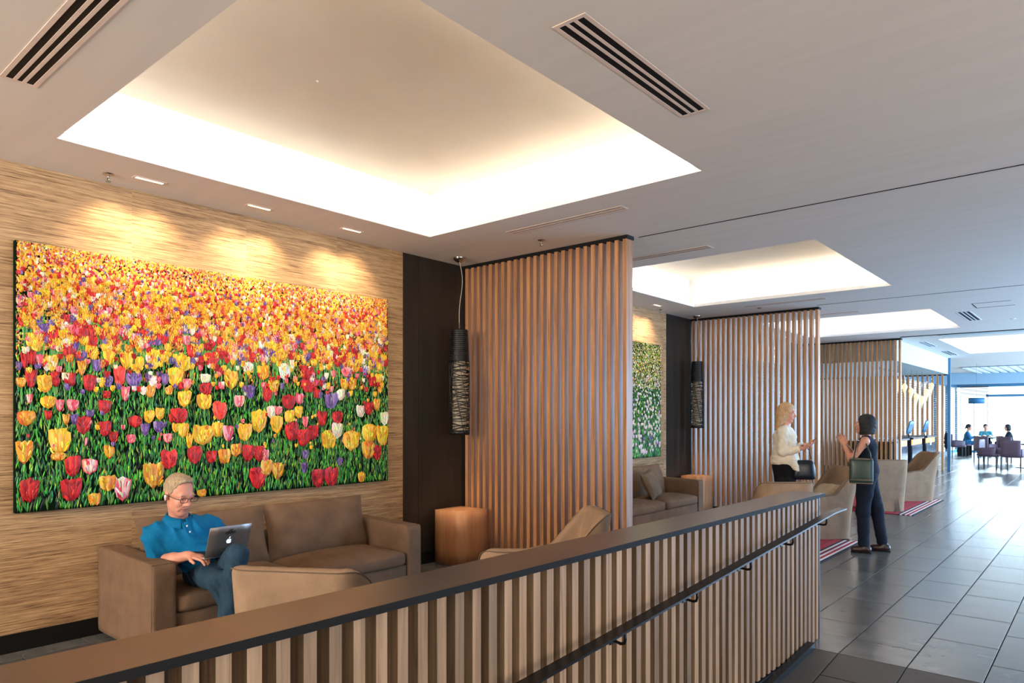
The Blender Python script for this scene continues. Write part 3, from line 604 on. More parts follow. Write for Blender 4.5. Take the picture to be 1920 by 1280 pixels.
def painting(label, y0, y1, z0, z1, scheme, named=None, vis=None):
    t = thing('painting', label, 'painting', (XW, y0, z0))
    W = y1-y0; H = z1-z0
    MB().box((.002, 0, 0), (.056, W, H)).build('canvas', mat('canvas_ground', (16, 44, 22) if scheme != 'tulip' else (10, 26, 14), .95, spec=.05), t)
    P = Paint(); x = .0562
    ya = vis[0]-y0 if vis else 0
    dens = 1
    for _ in range(int(21000*(W-ya)*H/5.9)):
        v = random.random()**.85; z = v*H; y = random.uniform(ya, W)
        up = v
        sc = (.036*(1-up)+.010)
        col = random.choice(GR)
        if scheme == 'tulip':
            if up > .5 and random.random() < (up-.35)*1.9: col = random.choice([(232, 160, 40), (222, 132, 30), (200, 60, 40), (160, 176, 60), (240, 190, 70), (236, 170, 60), (130, 80, 110), (230, 120, 60)])
        else:
            if up > .6: col = random.choice([(150, 180, 40), (200, 205, 60), (170, 176, 90), (60, 110, 40), (226, 220, 190)])
        w_ = sc*random.uniform(.16, .34); h_ = sc*random.uniform(.9, 2.2)
        y = min(max(y, w_), W-w_); z = min(max(z, h_*.5), H-h_*.5)
        P.stroke(y, z, w_, h_, random.uniform(-.35, .35), x+random.uniform(0, .0025), srgbv(col, .3))
    if scheme == 'tulip':
        for _ in range(13000):
            z = (1-.40*random.random()**1.5)*H; y = random.uniform(.01, W-.01)
            P.stroke(y, min(z, H-.01), random.uniform(.010, .022), random.uniform(.010, .026), random.uniform(-.6, .6), x+random.uniform(.001, .003), srgbv(random.choice([(238, 170, 50), (226, 140, 34), (206, 66, 44), (170, 184, 70), (244, 200, 90), (236, 180, 140), (150, 100, 120), (240, 190, 60)]), .12))
    def size(v): return .016+.20*max(0, .97-v)**1.1
    L = []
    if scheme == 'tulip':
        n = 0
        for v in np.linspace(.985, .635, 42):
            s_ = size(v); cnt = int(W/(s_*1.05)*(1.45 if v > .80 else 1.0 if v > .72 else .6))
            for _ in range(cnt):
                r = random.random()
                if v > .72: k = 'O' if r < .34 else 'Y' if r < .60 else 'R' if r < .80 else 'P' if r < .89 else random.choice('WWV')
                else: k = 'Y' if r < .32 else 'O' if r < .48 else 'R' if r < .74 else 'P' if r < .84 else 'W' if r < .91 else 'V'
                L.append((random.uniform(s_*.5, W-s_*.5), min(H-s_*.6, (v+random.uniform(-.01, .01))*H), s_*random.uniform(.75, 1.1), s_*random.uniform(.95, 1.35), k))
    else:
        for v in np.linspace(.98, .05, 50):
            s_ = .014+.055*(1-v)**1.1; cnt = int((W-ya)/(s_*1.4)*(.6 if v > .75 else .5))
            for _ in range(cnt):
                if scheme == 'white': k = random.choice('WWKKKV' if random.random() < .25 else 'WKKW') if v < .72 else random.choice('WWYYK')
                else: k = random.choice('RRRLP')
                L.append((random.uniform(ya+s_*.5, W-s_*.5), min(H-s_, max(s_, (v+random.uniform(-.015, .015))*H)), s_*random.uniform(.6, 1), s_*random.uniform(.8, 1.2), k))
    if scheme == 'tulip':
        for q_ in range(330):
            v = random.uniform(.2, .60) if q_ < 90 else .66-.20*random.random()**1.3; s_ = random.uniform(.02, .035) if q_ < 90 else random.uniform(.03, .055); L.append((random.uniform(.05, W-.05), v*H, s_, s_*1.25, random.choice('RRPVYYWO')))
    if named:
        for q in named.split(';'):
            a, b, c, d, k = q.split(); a = float(a)-y0; b = float(b)-z0; c = float(c); d = float(d)
            a = min(max(a, c*.5), W-c*.5); L.append((a, b, c, d, k))
    L.sort(key=lambda q: -q[1])
    N = len(L)
    for i, (y, z, w_, h_, k) in enumerate(L):
        if w_ > .05:    # stem below the bloom
            for j in range(3):
                zz = z-h_*.5-(.03+.05*j)*1.0
                if zz > .04: P.stroke(y+random.uniform(-.008, .008), zz, .014, .08, random.uniform(-.12, .12), x+.003, srgbv(random.choice([(70, 150, 60), (110, 176, 80), (40, 120, 60)]), .15))
        P.flower(y, z, w_, h_, k, x+.003+.006*i/N)
    P.build('painted_flowers', t)
    return t
painting('wide painting of red and yellow tulips above the man on the sofa', 1.412, 4.612, .945, 2.79, 'tulip', FLW)
painting('painting of white blossoms on dark green in the second bay', 7.19, 10.345, .945, 2.77, 'white', vis=(7.19, 0))
painting('painting of red flowers seen through the middle slat screen', 12.95, 16.1, .945, 2.77, 'red', vis=(12.95, 0))

# ---------------------------------------------------------------- sofas
def wob(amp, f):
    ph = [random.uniform(0, 6.28) for _ in range(6)]
    def fn(p, q):
        p = p.copy()
        p[2] += amp*(math.sin(f*p[1]+ph[0])*math.sin(f*.8*p[0]+ph[1])); p[0] += amp*.7*math.sin(f*p[1]+ph[2]+f*p[2]); p[1] += amp*.6*math.sin(f*p[2]+ph[3])
        return p
    return fn
def pillow_mb(wd, ht, th, ear=.12, n=14, wr=.004):
    """cushion standing in the local YZ plane, thickness along X; pinched to a seam with little ears at the corners"""
    b = MB(); ph = [random.uniform(0, 6.28) for _ in range(4)]
    for sg in (1, -1):
        G = []
        for i in range(n+1):
            row = []
            for j in range(n+1):
                u = -1+2*i/n; v = -1+2*j/n
                edge = (1-abs(u)**2.6)*(1-abs(v)**2.6)
                t = th/2*edge**.42
                k = 1-ear*.5*(1-abs(u*v)**1.5)*(max(abs(u), abs(v))**4)
                y = u*wd/2*k; z = v*ht/2*k
                w_ = wr*math.sin(9*u+ph[0]+3*v)*math.sin(7*v+ph[1])*(edge**.3)*1.6
                row.append((sg*(t+w_*(1 if edge > .01 else 0)), y, z))
            G.append(row if sg > 0 else row[::-1])
        b.grid(G)
    return b
def sofa(label, y0, left_only=False):
    """X from the wall forwards, y0 = outer face of the arm nearest the camera"""
    L = 2.34; t = thing('sofa', label, 'sofa', (XW+.02, y0, 0), 0, None)
    m = M['sofa']; AW = .165; D = .93
    MB().rbox((.02, AW-.02, .03), (D-.015, L-AW+.02, .29), .02, 6).build('base', m, t)
    MB().rbox((.0, AW-.03, .03), (.20, L-AW+.03, .64), .03, 6).build('backrest', m, t)
    for s in (0, 1):
        ya = 0 if s == 0 else L-AW
        def slope(p, q): p = p.copy(); p[2] -= .022*(q[0]+1)*.5*(q[2] > 0); p[1] += .004*math.sin(5*p[0]); return p
        MB().rbox((0, ya, .03), (D, ya+AW, .652), .022, 10, fn=slope).build('arm', m, t)
        zt = .634
        pts = [(D-.02, ya+.008, .05), (D-.012, ya+.01, zt-.03), (D-.02, ya+.012, zt-.005), (D-.02, ya+AW-.012, zt-.005), (D-.012, ya+AW-.01, zt-.03), (D-.02, ya+AW-.008, .05)]
        MB().tube(pts, .0035, 5).build('piping', M['pipe'], t)
    wd = (L-2*AW)/2
    for s in (0, 1):
        ya = AW+.004+s*wd
        MB().rbox((.17, ya, .275), (D+.005, ya+wd-.008, .415), .05, 10, (.012, 0, .035), fn=wob(.004, 7)).build('seat_cushion', m, t)
        R = Matrix.Rotation(math.radians(-14), 3, 'Y')
        c = pillow_mb(wd+.02, .50, .22, .10, 16, .007); c.v = [tuple(R @ Vector(p)+Vector((.31, ya+wd/2-.004, .62))) for p in c.v]
        c.build('back_cushion', m, t)
    for s in (0, 1):
        for x in (.08, D-.1): MB().lathe([(.001, 0), (.02, 0), (.022, .03), (.001, .035)], (x, .09+s*(L-.18), 0), 10).build('foot', M['black'], t)
    return t
sofa('brown fabric sofa that the man sits on, under the tulip painting', 1.925)
sofa('brown fabric sofa under the white flower painting with a loose cushion', 1.925+BAY)
sofa('brown fabric sofa in the third bay, mostly hidden behind the middle screen', 1.925+2*BAY)
pc = pillow_mb(.42, .42, .15, .16, 14, .004)
pl = tag(pc.build('cushion', M['pillow'], None, (-5.02, 8.98, .62)), 'small square brown cushion leaning on the sofa of the second bay', 'cushion')
pl.rotation_euler = (math.radians(9), math.radians(-24), math.radians(8))

# ---------------------------------------------------------------- wooden cube tables
def cube_table(y, label):
    t = thing('cube_table', label, 'side table', (-5.395, y, 0))
    MB().rbox((-.20, -.205, .004), (.20, .205, .585), .004, 3).build('block', M['cubewood'], t)
    return t
def cube2(y, label):
    o = MB().rbox((-.20, -.205, .004), (.20, .205, .585), .004, 3).build('cube_table', M['cubewood'], None, (-5.395, y, 0)); tag(o, label, 'side table'); return o
cube2(5.465, 'solid light timber cube table below the nearest black pendant lamp')
cube2(5.465+BAY, 'reddish timber cube table beside the sofa of the second bay')

# ---------------------------------------------------------------- woven black pendant lamps
def pendant(y, label):
    t = thing('pendant_lamp', label, 'lamp', (-5.385, y, ZC))
    MB().lathe([(.001, -.05), (.03, -.048), (.06, -.03), (.072, -.008), (.072, -.0006)], n=24).build('canopy', M['chrome'], t)
    z0, z1, zs = 1.40-ZC, 2.54-ZC, 2.20-ZC; r = .106
    pts = []
    for i in range(15): s_ = i/14; pts.append((.03*math.sin(s_*math.pi*1.15), .02*math.sin(s_*7), -.045+s_*(z1+.05)))
    MB().tube(pts, .004, 6).build('cable', M['cable'], t)
    MB().tube([(-.01, 0, -.045), (0, 0, z1+.01)], .0018, 5).build('suspension_wire', M['darkmetal'], t)
    MB().lathe([(.075, z0+.04), (.078, (z0+z1)/2), (.06, z1-.32)], n=24).build('diffuser', M['lampin'], t)
    prof = []
    n = 16
    for i in range(n):
        za = z1-(z1-zs)*i/n; zb = z1-(z1-zs)*(i+1)/n; q = .088+.016*i/n
        prof += [(q, za), (q+.006, za-.006), (q+.006, zb+.006), (q, zb)]
    prof = [(.02, z1+.004), (.088, z1+.004)]+prof
    sh = MB().lathe(prof, n=28).build('solid_shade', M['lampblk'], t)
    wv = MB(); random.seed(11)
    nh = 44
    for i in range(nh):
        zc = zs-(zs-z0)*i/nh; ph = random.uniform(0, 6.28); am = random.uniform(.006, .018); tl = random.uniform(-.02, .02); k = random.choice((1, 2, 2, 3))
        pts = [( (r+random.uniform(-.003, .002))*math.cos(a), r*math.sin(a), max(z0+.006, min(zs, zc+am*math.sin(k*a+ph)+tl*math.cos(a)))) for a in np.linspace(0, 2*math.pi, 26)[:-1]]
        wv.tube(pts, .0042, 4, closed=True)
    for i in range(10):
        a0 = random.uniform(0, 6.28); dr = random.choice((-1, 1))*random.uniform(1.2, 2.6)
        pts = [((r+.004)*math.cos(a0+dr*s_), (r+.004)*math.sin(a0+dr*s_), zs+(z0-zs)*s_) for s_ in np.linspace(0, 1, 18)]
        wv.tube(pts, .004, 4)
    wv.lathe([(r-.004, z0+.05), (r+.005, z0+.05), (r+.005, z0), (r-.004, z0)], n=28)
    wv.build('woven_shade', M['lampblk'], t)
    l = bpy.data.lights.new('lamp_light', 'POINT'); l.energy = 1.6; l.color = (1, .82, .6); l.shadow_soft_size = .03
    o = bpy.data.objects.new('lamp_light', l); COL.objects.link(o); o.location = (0, 0, z0+.05+.5); o.parent = t
    l2 = bpy.data.lights.new('lamp_light', 'SPOT'); l2.energy = 14; l2.color = (1, .76, .5); l2.spot_size = math.radians(80); l2.spot_blend = .7; l2.shadow_soft_size = .04
    o2 = bpy.data.objects.new('lamp_light', l2); COL.objects.link(o2); o2.location = (0, 0, z0+.01); o2.parent = t
    return t
pendant(5.43, 'black woven cylinder pendant lamp above the light timber cube table')
pendant(11.22, 'black woven cylinder pendant lamp in front of the middle slat screen')

# ---------------------------------------------------------------- upholstered tub chairs
def tub_chair(label, x, y, rot, wd=.68, ht=.89):
    """faces local +x; origin at the back-centre on the floor"""
    t = thing('tub_chair', label, 'chair', (x, y, 0), rot, None)
    n = 46; W = wd/2; D = .70; r = .13
    # plan path from front-left round the back to front-right
    path = []
    for s_ in np.linspace(0, 1, 25)[:-1]: path.append((D-(D-r)*s_, W, 0, 1))
    for a in np.linspace(90, 180, 9)[:-1]: aa = math.radians(a); path.append((r+r*math.cos(aa), W-r+r*math.sin(aa), math.cos(aa), math.sin(aa)))
    for s_ in np.linspace(0, 1, 11)[:-1]: path.append((0, (W-r)*(1-2*s_), -1, 0))
    for a in np.linspace(180, 270, 9)[:-1]: aa = math.radians(a); path.append((r+r*math.cos(aa), -(W-r)+r*math.sin(aa), math.cos(aa), math.sin(aa)))
    for s_ in np.linspace(0, 1, 25): path.append((r+(D-r)*s_, -W, 0, -1))
    def H(px):
        u = max(0, min(1, (px-.02)/.30)); e = u*u*(3-2*u)
        return ht-(ht-.585)*e-.06*max(0, (px-.36)/.34)
    T = .088; G = []; top = []
    for (px, py, nx, ny) in path:
        h = H(px); b_ = max(0, 1-px/.30)         # how much "back" this station is
        def P(z, inn):
            k = .90+.10*min(1, z/.6)            # skirt narrows towards the floor
            lean = -.085*max(0, (z-.38)/.5)*b_
            return ((px-.30)*k+.30-nx*inn+lean+0, py*k-ny*inn, z)
        G.append([P(.012, 0), P(.15, 0), P(.30, 0), P(.45, 0), P(h*.5+.22, 0), P(h-.03, 0), P(h-.008, .004), P(h, .016), P(h+.003, T*.5), P(h, T-.016), P(h-.012, T-.002), P(h-.05, T+.004), P((h+.36)/2, T+.015), P(.36, T+.03)])
        top.append(P(h-.006, -.001))
    sh = MB().grid(G)
    for k in (0, -1):
        f = [tuple(q) for q in G[k]]; sh.add(f, [tuple(range(len(f))) if k == 0 else tuple(range(len(f)))[::-1]])
    sh.build('slipcover', M['tub'], t)
    MB().tube(top, .0028, 5).build('piping', M['pipe'], t)
    MB().rbox((.10, -W*.90+.05, .012), (D*.985, W*.90-.05, .34), .02, 6).build('front_skirt', M['tub'], t)
    MB().rbox((.08, -W+T+.012, .31), (D+.01, W-T-.012, .435), .045, 8, (.01, 0, .03)).build('seat_cushion', M['tubseat'], t)
    pv = MB().add([(.012, -W*.45-.035, .013), (.012, -W*.45+.03, .013), (-.012, -W*.45+.01, .26), (-.003, -W*.45-.035, .013), (-.003, -W*.45+.03, .013)], [(3, 4, 2)])
    pv.build('kick_pleat', M['pipe'], t)
    return t
def fd(dx, dy): return math.atan2(dy, dx)
C1 = tub_chair('taupe tub chair with its back to the ramp, in front of the seated man', -2.92, 1.85, fd(-.53, .85), .69)
tub_chair('taupe tub chair beside the parapet of which only the top corner of the back shows', -2.20, 2.82, fd(-.66, .75), .66, .93)
tub_chair('taupe tub chair seen from the front side before the nearest slat screen', -2.95, 4.40, fd(-.66, -.75), .60, .90)
tub_chair('taupe tub chair with its back to the parapet, below the blonde woman', -2.66, 7.72, fd(-.66, .75), .62)
tub_chair('taupe tub chair holding a cushion, between the parapet end and the dark-haired woman', -2.70, 10.0, fd(-.72, -.69), .66, .93)
tub_chair('taupe tub chair seen from behind on the far red rug, right of the dark-haired woman', -2.78, 12.95, fd(-.55, .83), .62, .88)
tub_chair('taupe tub chair on the far red rug turned towards the left, nearest the reception', -2.62, 15.35, fd(-.78, -.62), .66, .92)
pc = pillow_mb(.34, .30, .12, .14, 12, .003)
pl = tag(pc.build('cushion', M['tubseat'], None, (-2.86, 9.76, .60)), 'pale taupe cushion lying in the tub chair beside the parapet end', 'cushion')
pl.rotation_euler = (math.radians(4), math.radians(-52), fd(-.72, -.69)+.35)
# ---------------------------------------------------------------- rugs
def rug(y0, y1, label):
    o = MB().box((-2.3, 0, .0006), (0, y1-y0, .010)).build('rug', M['rug'], None, (-2.385, y0, 0)); tag(o, label, 'rug'); return o
rug(6.95, 9.62, 'red rug with white stripes under the tub chairs of the second bay')
rug(12.74, 15.46, 'red rug with white stripes under the two farthest tub chairs')

# ---------------------------------------------------------------- reception
def desk(y, label):
    t = thing('reception_desk', label, 'desk', (-4.2, y, 0))
    MB().box((-.35, 0, .06), (.30, 1.35, 1.0)).build('body', M['desk'], t)
    MB().box((.301, .02, .1), (.325, 1.33, .84)).build('front_panel', M['deskstone'], t)
    MB().box((.301, .06, .86), (.318, 1.29, .99)).build('lamp_band', M['amber'], t)
    MB().box((-.40, -.03, 1.0), (.36, 1.38, 1.045)).build('top', M['desk'], t)
    MB().box((-.33, .02, 0), (.26, 1.33, .06)).build('plinth', M['black'], t)
desk(18.7, 'dark glossy reception desk with amber light band, nearest the third screen')
desk(20.55, 'dark glossy reception desk with amber light band, in the middle of the row')
desk(22.4, 'dark veined stone reception desk at the blue post')
tag(MB().rbox((-.004, 0, 0), (.004, .2, .20), .003, 2).build('notice_card', M['white'], None, (-3.868, 22.9, .78)), 'small white notice card on the front of the last reception desk', 'sign')
lw = thing('counter_wall', 'low dark counter wall seen through the foot of the farthest slat screen', 'counter', (-4.0, 17.5, 0))
MB().box((-.6, 0, 0), (.38, .25, 1.0)).build('body', M['desk'], lw); MB().box((-.65, -.02, 1.0), (.42, .3, 1.04)).build('top', M['desk'], lw)
def monitor(y, label):
    t = thing('monitor', label, 'monitor', (-3.98, y, 1.046))
    MB().box((-.09, -.1, 0), (.09, .1, .012)).build('base', M['blueframe'], t)
    MB().tube([(0, 0, .01), (-.02, 0, .18)], .014, 8).build('stand', M['darkmetal'], t)
    R = Matrix.Rotation(math.radians(16), 3, 'Y')
    MB().rbox((-.02, -.24, -.16), (.02, .24, .18), .012, 3, R=R, c=(.03, 0, .26)).build('screen', M['blueframe'], t)
monitor(20.7, 'blue-lit back of the desk monitor nearer the third screen')
monitor(22.75, 'blue-lit back of the desk monitor nearer the blue post')
GLM = None
for i, (y, z) in enumerate(((19.45, 2.37), (20.2, 2.29), (21.0, 2.20), (21.65, 2.07), (22.4, 2.02), (23.1, 2.23), (23.8, 2.44))):
    t = thing('drop_pendant', 'teardrop glass pendant lamp glowing over the reception desks, %s' % ('leftmost', 'second from the left', 'third from the left', 'fourth from the left', 'third from the right', 'second from the right', 'rightmost')[i], 'lamp', (-3.98, y, z), 0, 'teardrop pendants over the reception')
    MB().lathe([(.001, -.20), (.014, -.10), (.045, .0), (.066, .06), (.062, .10), (.036, .14), (.010, .16)], n=14).build('shade', M['bulb'], t)
    MB().tube([(0, 0, .15), (0, 0, ZB-z-.001)], .004, 5).build('cord', M['chrome'], t)
t = thing('light_track', 'thin lamp track on the ceiling of the reception bay', 'ceiling light', (-4.4, 20.5, ZB))
MB().box((-.02, -1.2, -.05), (.02, 1.2, -.03)).build('rail', M['darkmetal'], t)
for s in (-1, 0, 1): MB().tube([(0, s, -.03), (0, s, -.0006)], .006, 6).build('hanger', M['darkmetal'], t)
for i, y in enumerate((19, 21.5)):
    l = area('reception_light', (-5.6, y, 2.8), (0, 0, 0), .5, .3, 40, (1, .9, .8))
ss = thing('slatted_partition', 'open timber slat partition behind the teardrop pendants', 'screen', (-7.45, 24.2, 0))
slm = MB().box((0, -.05, 0), (.055, .05, ZB)).mesh('slat', M['screenwood'])
for k in range(29): link('slat', slm, ss, (.02+k*.13, 0, .0))
MB().box((0, -.04, ZB-.03), (3.8, .04, ZB-.001)).build('top_rail', M['black'], ss)
# ---------------------------------------------------------------- dining room
def dining_chair(label, x, y, rot, group=None):
    t = thing('dining_chair', label, 'chair', (x, y, 0), rot, None)
    m = M['dinechair']
    MB().rbox((-.24, -.26, .38), (.25, .26, .46), .03, 4).build('seat', m, t)
    MB().rbox((-.28, -.26, .40), (-.215, .26, .90), .025, 4).build('backrest', m, t)
    for s in (-1, 1):
        MB().rbox((-.24, s*.27-.02, .40), (.20, s*.27+.02, .65), .018, 3).build('arm', m, t)
        for xx in (-.24, .22): MB().box((xx-.014, s*.25-.014, 0), (xx+.014, s*.25+.014, .40)).build('leg', M['darkmetal'], t)
    return t
dining_chair('mauve leather dining chair in front, facing right', -2.72, 25.6, math.radians(-10))
dining_chair('mauve leather dining chair in front, seen from behind', -2.12, 25.4, math.radians(75))
dining_chair('mauve leather dining chair behind, left of the window pillar of light, near the seated man', -3.25, 29.3, math.radians(60))
dining_chair('mauve leather dining chair behind, before the seated woman in blue', -2.62, 29.6, math.radians(60))
dining_chair('mauve leather dining chair beside a dark blue coat', -4.55, 32.6, math.radians(20))
dining_chair('blue-lit dining chair at the right edge of the picture', -1.75, 28.3, math.radians(95))
def dining_table(x, y, label, sx=.9, sy=.9):
    t = thing('dining_table', label, 'table', (x, y, 0))
    MB().rbox((-sx/2, -sy/2, .72), (sx/2, sy/2, .755), .01, 2).build('tabletop', M['desk'], t)
    MB().tube([(0, 0, .02), (0, 0, .72)], .04, 10).build('pedestal', M['darkmetal'], t); MB().box((-.25, -.25, 0), (.25, .25, .02)).build('foot_plate', M['darkmetal'], t)
dining_table(-3.70, 34.45, 'dining table between the three seated guests', .85, .9)
dining_table(-1.95, 26.9, 'dining table behind the front mauve chairs', 1.0, 1.0)
bn = thing('bench', 'low bench the far seated guest sits on', 'bench', (-4.5, 34.0, 0))
MB().rbox((-.25, -.5, .40), (.25, .5, .47), .02, 3).build('seat', M['dinechair'], bn)
for s in (-1, 1): MB().box((-.2, s*.4-.02, 0), (.2, s*.4+.02, .40)).build('leg', M['darkmetal'], bn)
ct = pillow_mb(.42, .75, .16, .3, 10, .02); ct.build('coat', M['navy'], None, (-4.93, 32.75, .62)); bpy.data.objects['coat'].rotation_euler = (0, 0, .4); tag(bpy.data.objects['coat'], 'dark blue coat hanging behind the far dining chair', 'coat')
t = thing('drum_pendant', 'blue drum pendant lamp against the bright end window', 'lamp', (-3.25, 27.0, 0))
MB().lathe([(.21, 2.02), (.225, 2.02), (.225, 2.20), (.21, 2.20), (.21, 2.02)], n=28).build('shade', M['drum'], t)
MB().tube([(0, 0, 2.12), (0, 0, ZC-.001)], .003, 5).build('cord', M['darkmetal'], t)
MB().box((-.21, -.006, 2.11), (.21, .006, 2.12)).box((-.006, -.21, 2.11), (.006, .21, 2.12)).build('spider', M['darkmetal'], t)
# ---------------------------------------------------------------- people: smooth implicit surfaces turned into meshes
def V(*a): return np.array(a, float)
def CAP(a, b, ra, rb=None, k=.02): return ('cap', V(*a), V(*b), ra, ra if rb is None else rb, k)
def ELL(c, r, R=None, k=.02): return ('ell', V(*c), V(*r), np.eye(3) if R is None else np.array(R), k)
def SUB(c, r, R=None, k=.008): return ('sub', V(*c), V(*r), np.eye(3) if R is None else np.array(R), k)
def CUT(p, n, keep=None): return ('cut', V(*p), V(*n)/np.linalg.norm(V(*n)), keep)      # removes everything on the side n points to (inside the sphere keep, if given)
def sdf_mesh(prims, res, wr=0., wf=30., fold=None):
    lo = np.full(3, 1e9); hi = -lo
    for p in prims:
        if p[0] == 'cap':
            m = max(p[3], p[4]); lo = np.minimum(lo, np.minimum(p[1], p[2])-m); hi = np.maximum(hi, np.maximum(p[1], p[2])+m)
        elif p[0] == 'ell': m = max(p[2]); lo = np.minimum(lo, p[1]-m); hi = np.maximum(hi, p[1]+m)
    lo -= 3*res+.01; hi += 3*res+.01
    N = np.ceil((hi-lo)/res).astype(int)+1
    D = np.full(N, .5, np.float32); ax = [lo[i]+res*np.arange(N[i]) for i in range(3)]
    def sub(c0, c1):
        i0 = np.clip(((c0-lo)/res).astype(int)-1, 0, N-1); i1 = np.clip(((c1-lo)/res).astype(int)+2, 1, N)
        s = tuple(slice(a, b) for a, b in zip(i0, i1)); X, Y, Z = np.meshgrid(*[ax[i][s[i]] for i in range(3)], indexing='ij'); return s, X, Y, Z
    for p in prims:
        if p[0] == 'cap':
            _, a, b, ra, rb, k = p; m = max(ra, rb)+k+3*res
            s, X, Y, Z = sub(np.minimum(a, b)-m, np.maximum(a, b)+m)
            ba = b-a; L2 = max(ba@ba, 1e-9); h = np.clip(((X-a[0])*ba[0]+(Y-a[1])*ba[1]+(Z-a[2])*ba[2])/L2, 0, 1)
            d = np.sqrt((X-a[0]-h*ba[0])**2+(Y-a[1]-h*ba[1])**2+(Z-a[2]-h*ba[2])**2)-(ra+(rb-ra)*h)
        elif p[0] in ('ell', 'sub'):
            _, c, r, R, k = p; m = max(r)+k+3*res
            s, X, Y, Z = sub(c-m, c+m); x, y, z = X-c[0], Y-c[1], Z-c[2]
            u = [(R[0][i]*x+R[1][i]*y+R[2][i]*z) for i in range(3)]
            k0 = np.sqrt(sum((u[i]/r[i])**2 for i in range(3))); k1 = np.sqrt(sum((u[i]/r[i]**2)**2 for i in range(3)))+1e-9; d = k0*(k0-1)/k1
        else:
            _, c, n, kp = p; s, X, Y, Z = sub(lo, hi); d = (X-c[0])*n[0]+(Y-c[1])*n[1]+(Z-c[2])*n[2]
            if kp is not None: d = np.minimum(d, -(np.sqrt((X-c[0])**2+(Y-c[1])**2+(Z-c[2])**2)-kp))
            D[s] = np.maximum(D[s], d); continue
        o = D[s]
        if p[0] == 'sub':
            d = -d; h = np.maximum(k-np.abs(o-d), 0)/k; D[s] = np.maximum(o, d)+h*h*k*.25
        else:
            h = np.maximum(k-np.abs(o-d), 0)/k; D[s] = np.minimum(o, d)-h*h*k*.25
    if wr:
        X, Y, Z = np.meshgrid(*ax, indexing='ij')
        D += (wr*(np.sin(wf*X+2.1*np.sin(wf*.6*Z))*np.sin(wf*.8*Y+1.7*np.sin(wf*.5*X+1))+.7*np.sin(wf*1.3*Z+2*np.sin(wf*.7*Y)))).astype(np.float32)
    if fold is not None:      # creases of cloth running across the direction fold
        X, Y, Z = np.meshgrid(*ax, indexing='ij'); n = np.array(fold[:3]); q = X*n[0]+Y*n[1]+Z*n[2]
        wv = .035*np.sin(11*X+7*Y+2)+.030*np.sin(9*Y-13*Z)
        mk = .5+.5*np.sin(17*X+4)*np.sin(13*Y+15*Z+1)
        D += (fold[3]*mk*(1-np.abs(np.sin(fold[4]*(q+wv))))*-1.).astype(np.float32)
    D[0] = D[-1] = .5; D[:, 0] = D[:, -1] = .5; D[:, :, 0] = D[:, :, -1] = .5
    I = D < 0; C = np.zeros(N-1, np.int8)
    for i in (0, 1):
        for j in (0, 1):
            for k in (0, 1): C += I[i:N[0]-1+i, j:N[1]-1+j, k:N[2]-1+k]
    act = np.argwhere((C > 0) & (C < 8)); ids = np.full(N-1, -1, np.int32); ids[act[:, 0], act[:, 1], act[:, 2]] = np.arange(len(act))
    P = np.zeros((len(act), 3)); cnt = np.zeros(len(act)); cor = [(i, j, k) for i in (0, 1) for j in (0, 1) for k in (0, 1)]
    val = {c: D[act[:, 0]+c[0], act[:, 1]+c[1], act[:, 2]+c[2]] for c in cor}
    for c in cor:
        for a in range(3):
            if c[a] == 0:
                e = list(c); e[a] = 1; e = tuple(e); d0, d1 = val[c], val[e]; x = (d0 < 0) != (d1 < 0); t = np.where(x, d0/np.where(x, d0-d1, 1), 0)
                pt = np.array(c, float)[None, :].repeat(len(act), 0); pt[:, a] += t; P[x] += pt[x]; cnt[x] += 1
    P = lo+res*(act+P/cnt[:, None]); F = []
    for a in range(3):
        b, c = (a+1) % 3, (a+2) % 3; sl0 = [slice(None)]*3; sl1 = [slice(None)]*3; sl0[a] = slice(0, -1); sl1[a] = slice(1, None)
        A = I[tuple(sl0)]; B = I[tuple(sl1)]; e = np.argwhere(A != B); s_ = A[e[:, 0], e[:, 1], e[:, 2]]
        def cell(db, dc): q = e.copy(); q[:, b] -= db; q[:, c] -= dc; return ids[q[:, 0], q[:, 1], q[:, 2]]
        q = np.stack([cell(1, 1), cell(0, 1), cell(0, 0), cell(1, 0)], 1); q[~s_] = q[~s_][:, ::-1]; F.append(q)
    F = np.concatenate(F); F = F[(F >= 0).all(1)]
    return P, F
def to_mesh(name, parts, m):
    vs = []; fs = []; o = 0
    for P, F in parts: vs.append(P); fs.append(F+o); o += len(P)
    P = np.concatenate(vs); F = np.concatenate(fs).astype(np.int32); me = bpy.data.meshes.new(name)
    me.vertices.add(len(P)); me.vertices.foreach_set('co', P.astype(np.float32).ravel()); me.loops.add(F.size); me.loops.foreach_set('vertex_index', F.ravel())
    me.polygons.add(len(F)); me.polygons.foreach_set('loop_start', np.arange(0, F.size, 4, dtype=np.int32)); me.polygons.foreach_set('use_smooth', np.ones(len(F), bool))
    me.update(calc_edges=True); me.validate(); me.materials.append(m); return me
def part(name, prims, res, m, parent, wr=0., wf=30., fold=None, **kw):
    ps = prims if isinstance(prims[0], list) else [prims]; rs = res if isinstance(res, (list, tuple)) else [res]*len(ps)
    return link(name, to_mesh(name, [sdf_mesh(p, r, wr, wf, fold) for p, r in zip(ps, rs)], m), parent, None, 0, **kw)
def frame(yaw, pitch, roll=0):
    return Matrix.Rotation(yaw, 3, 'Z') @ Matrix.Rotation(pitch, 3, 'Y') @ Matrix.Rotation(roll, 3, 'X')
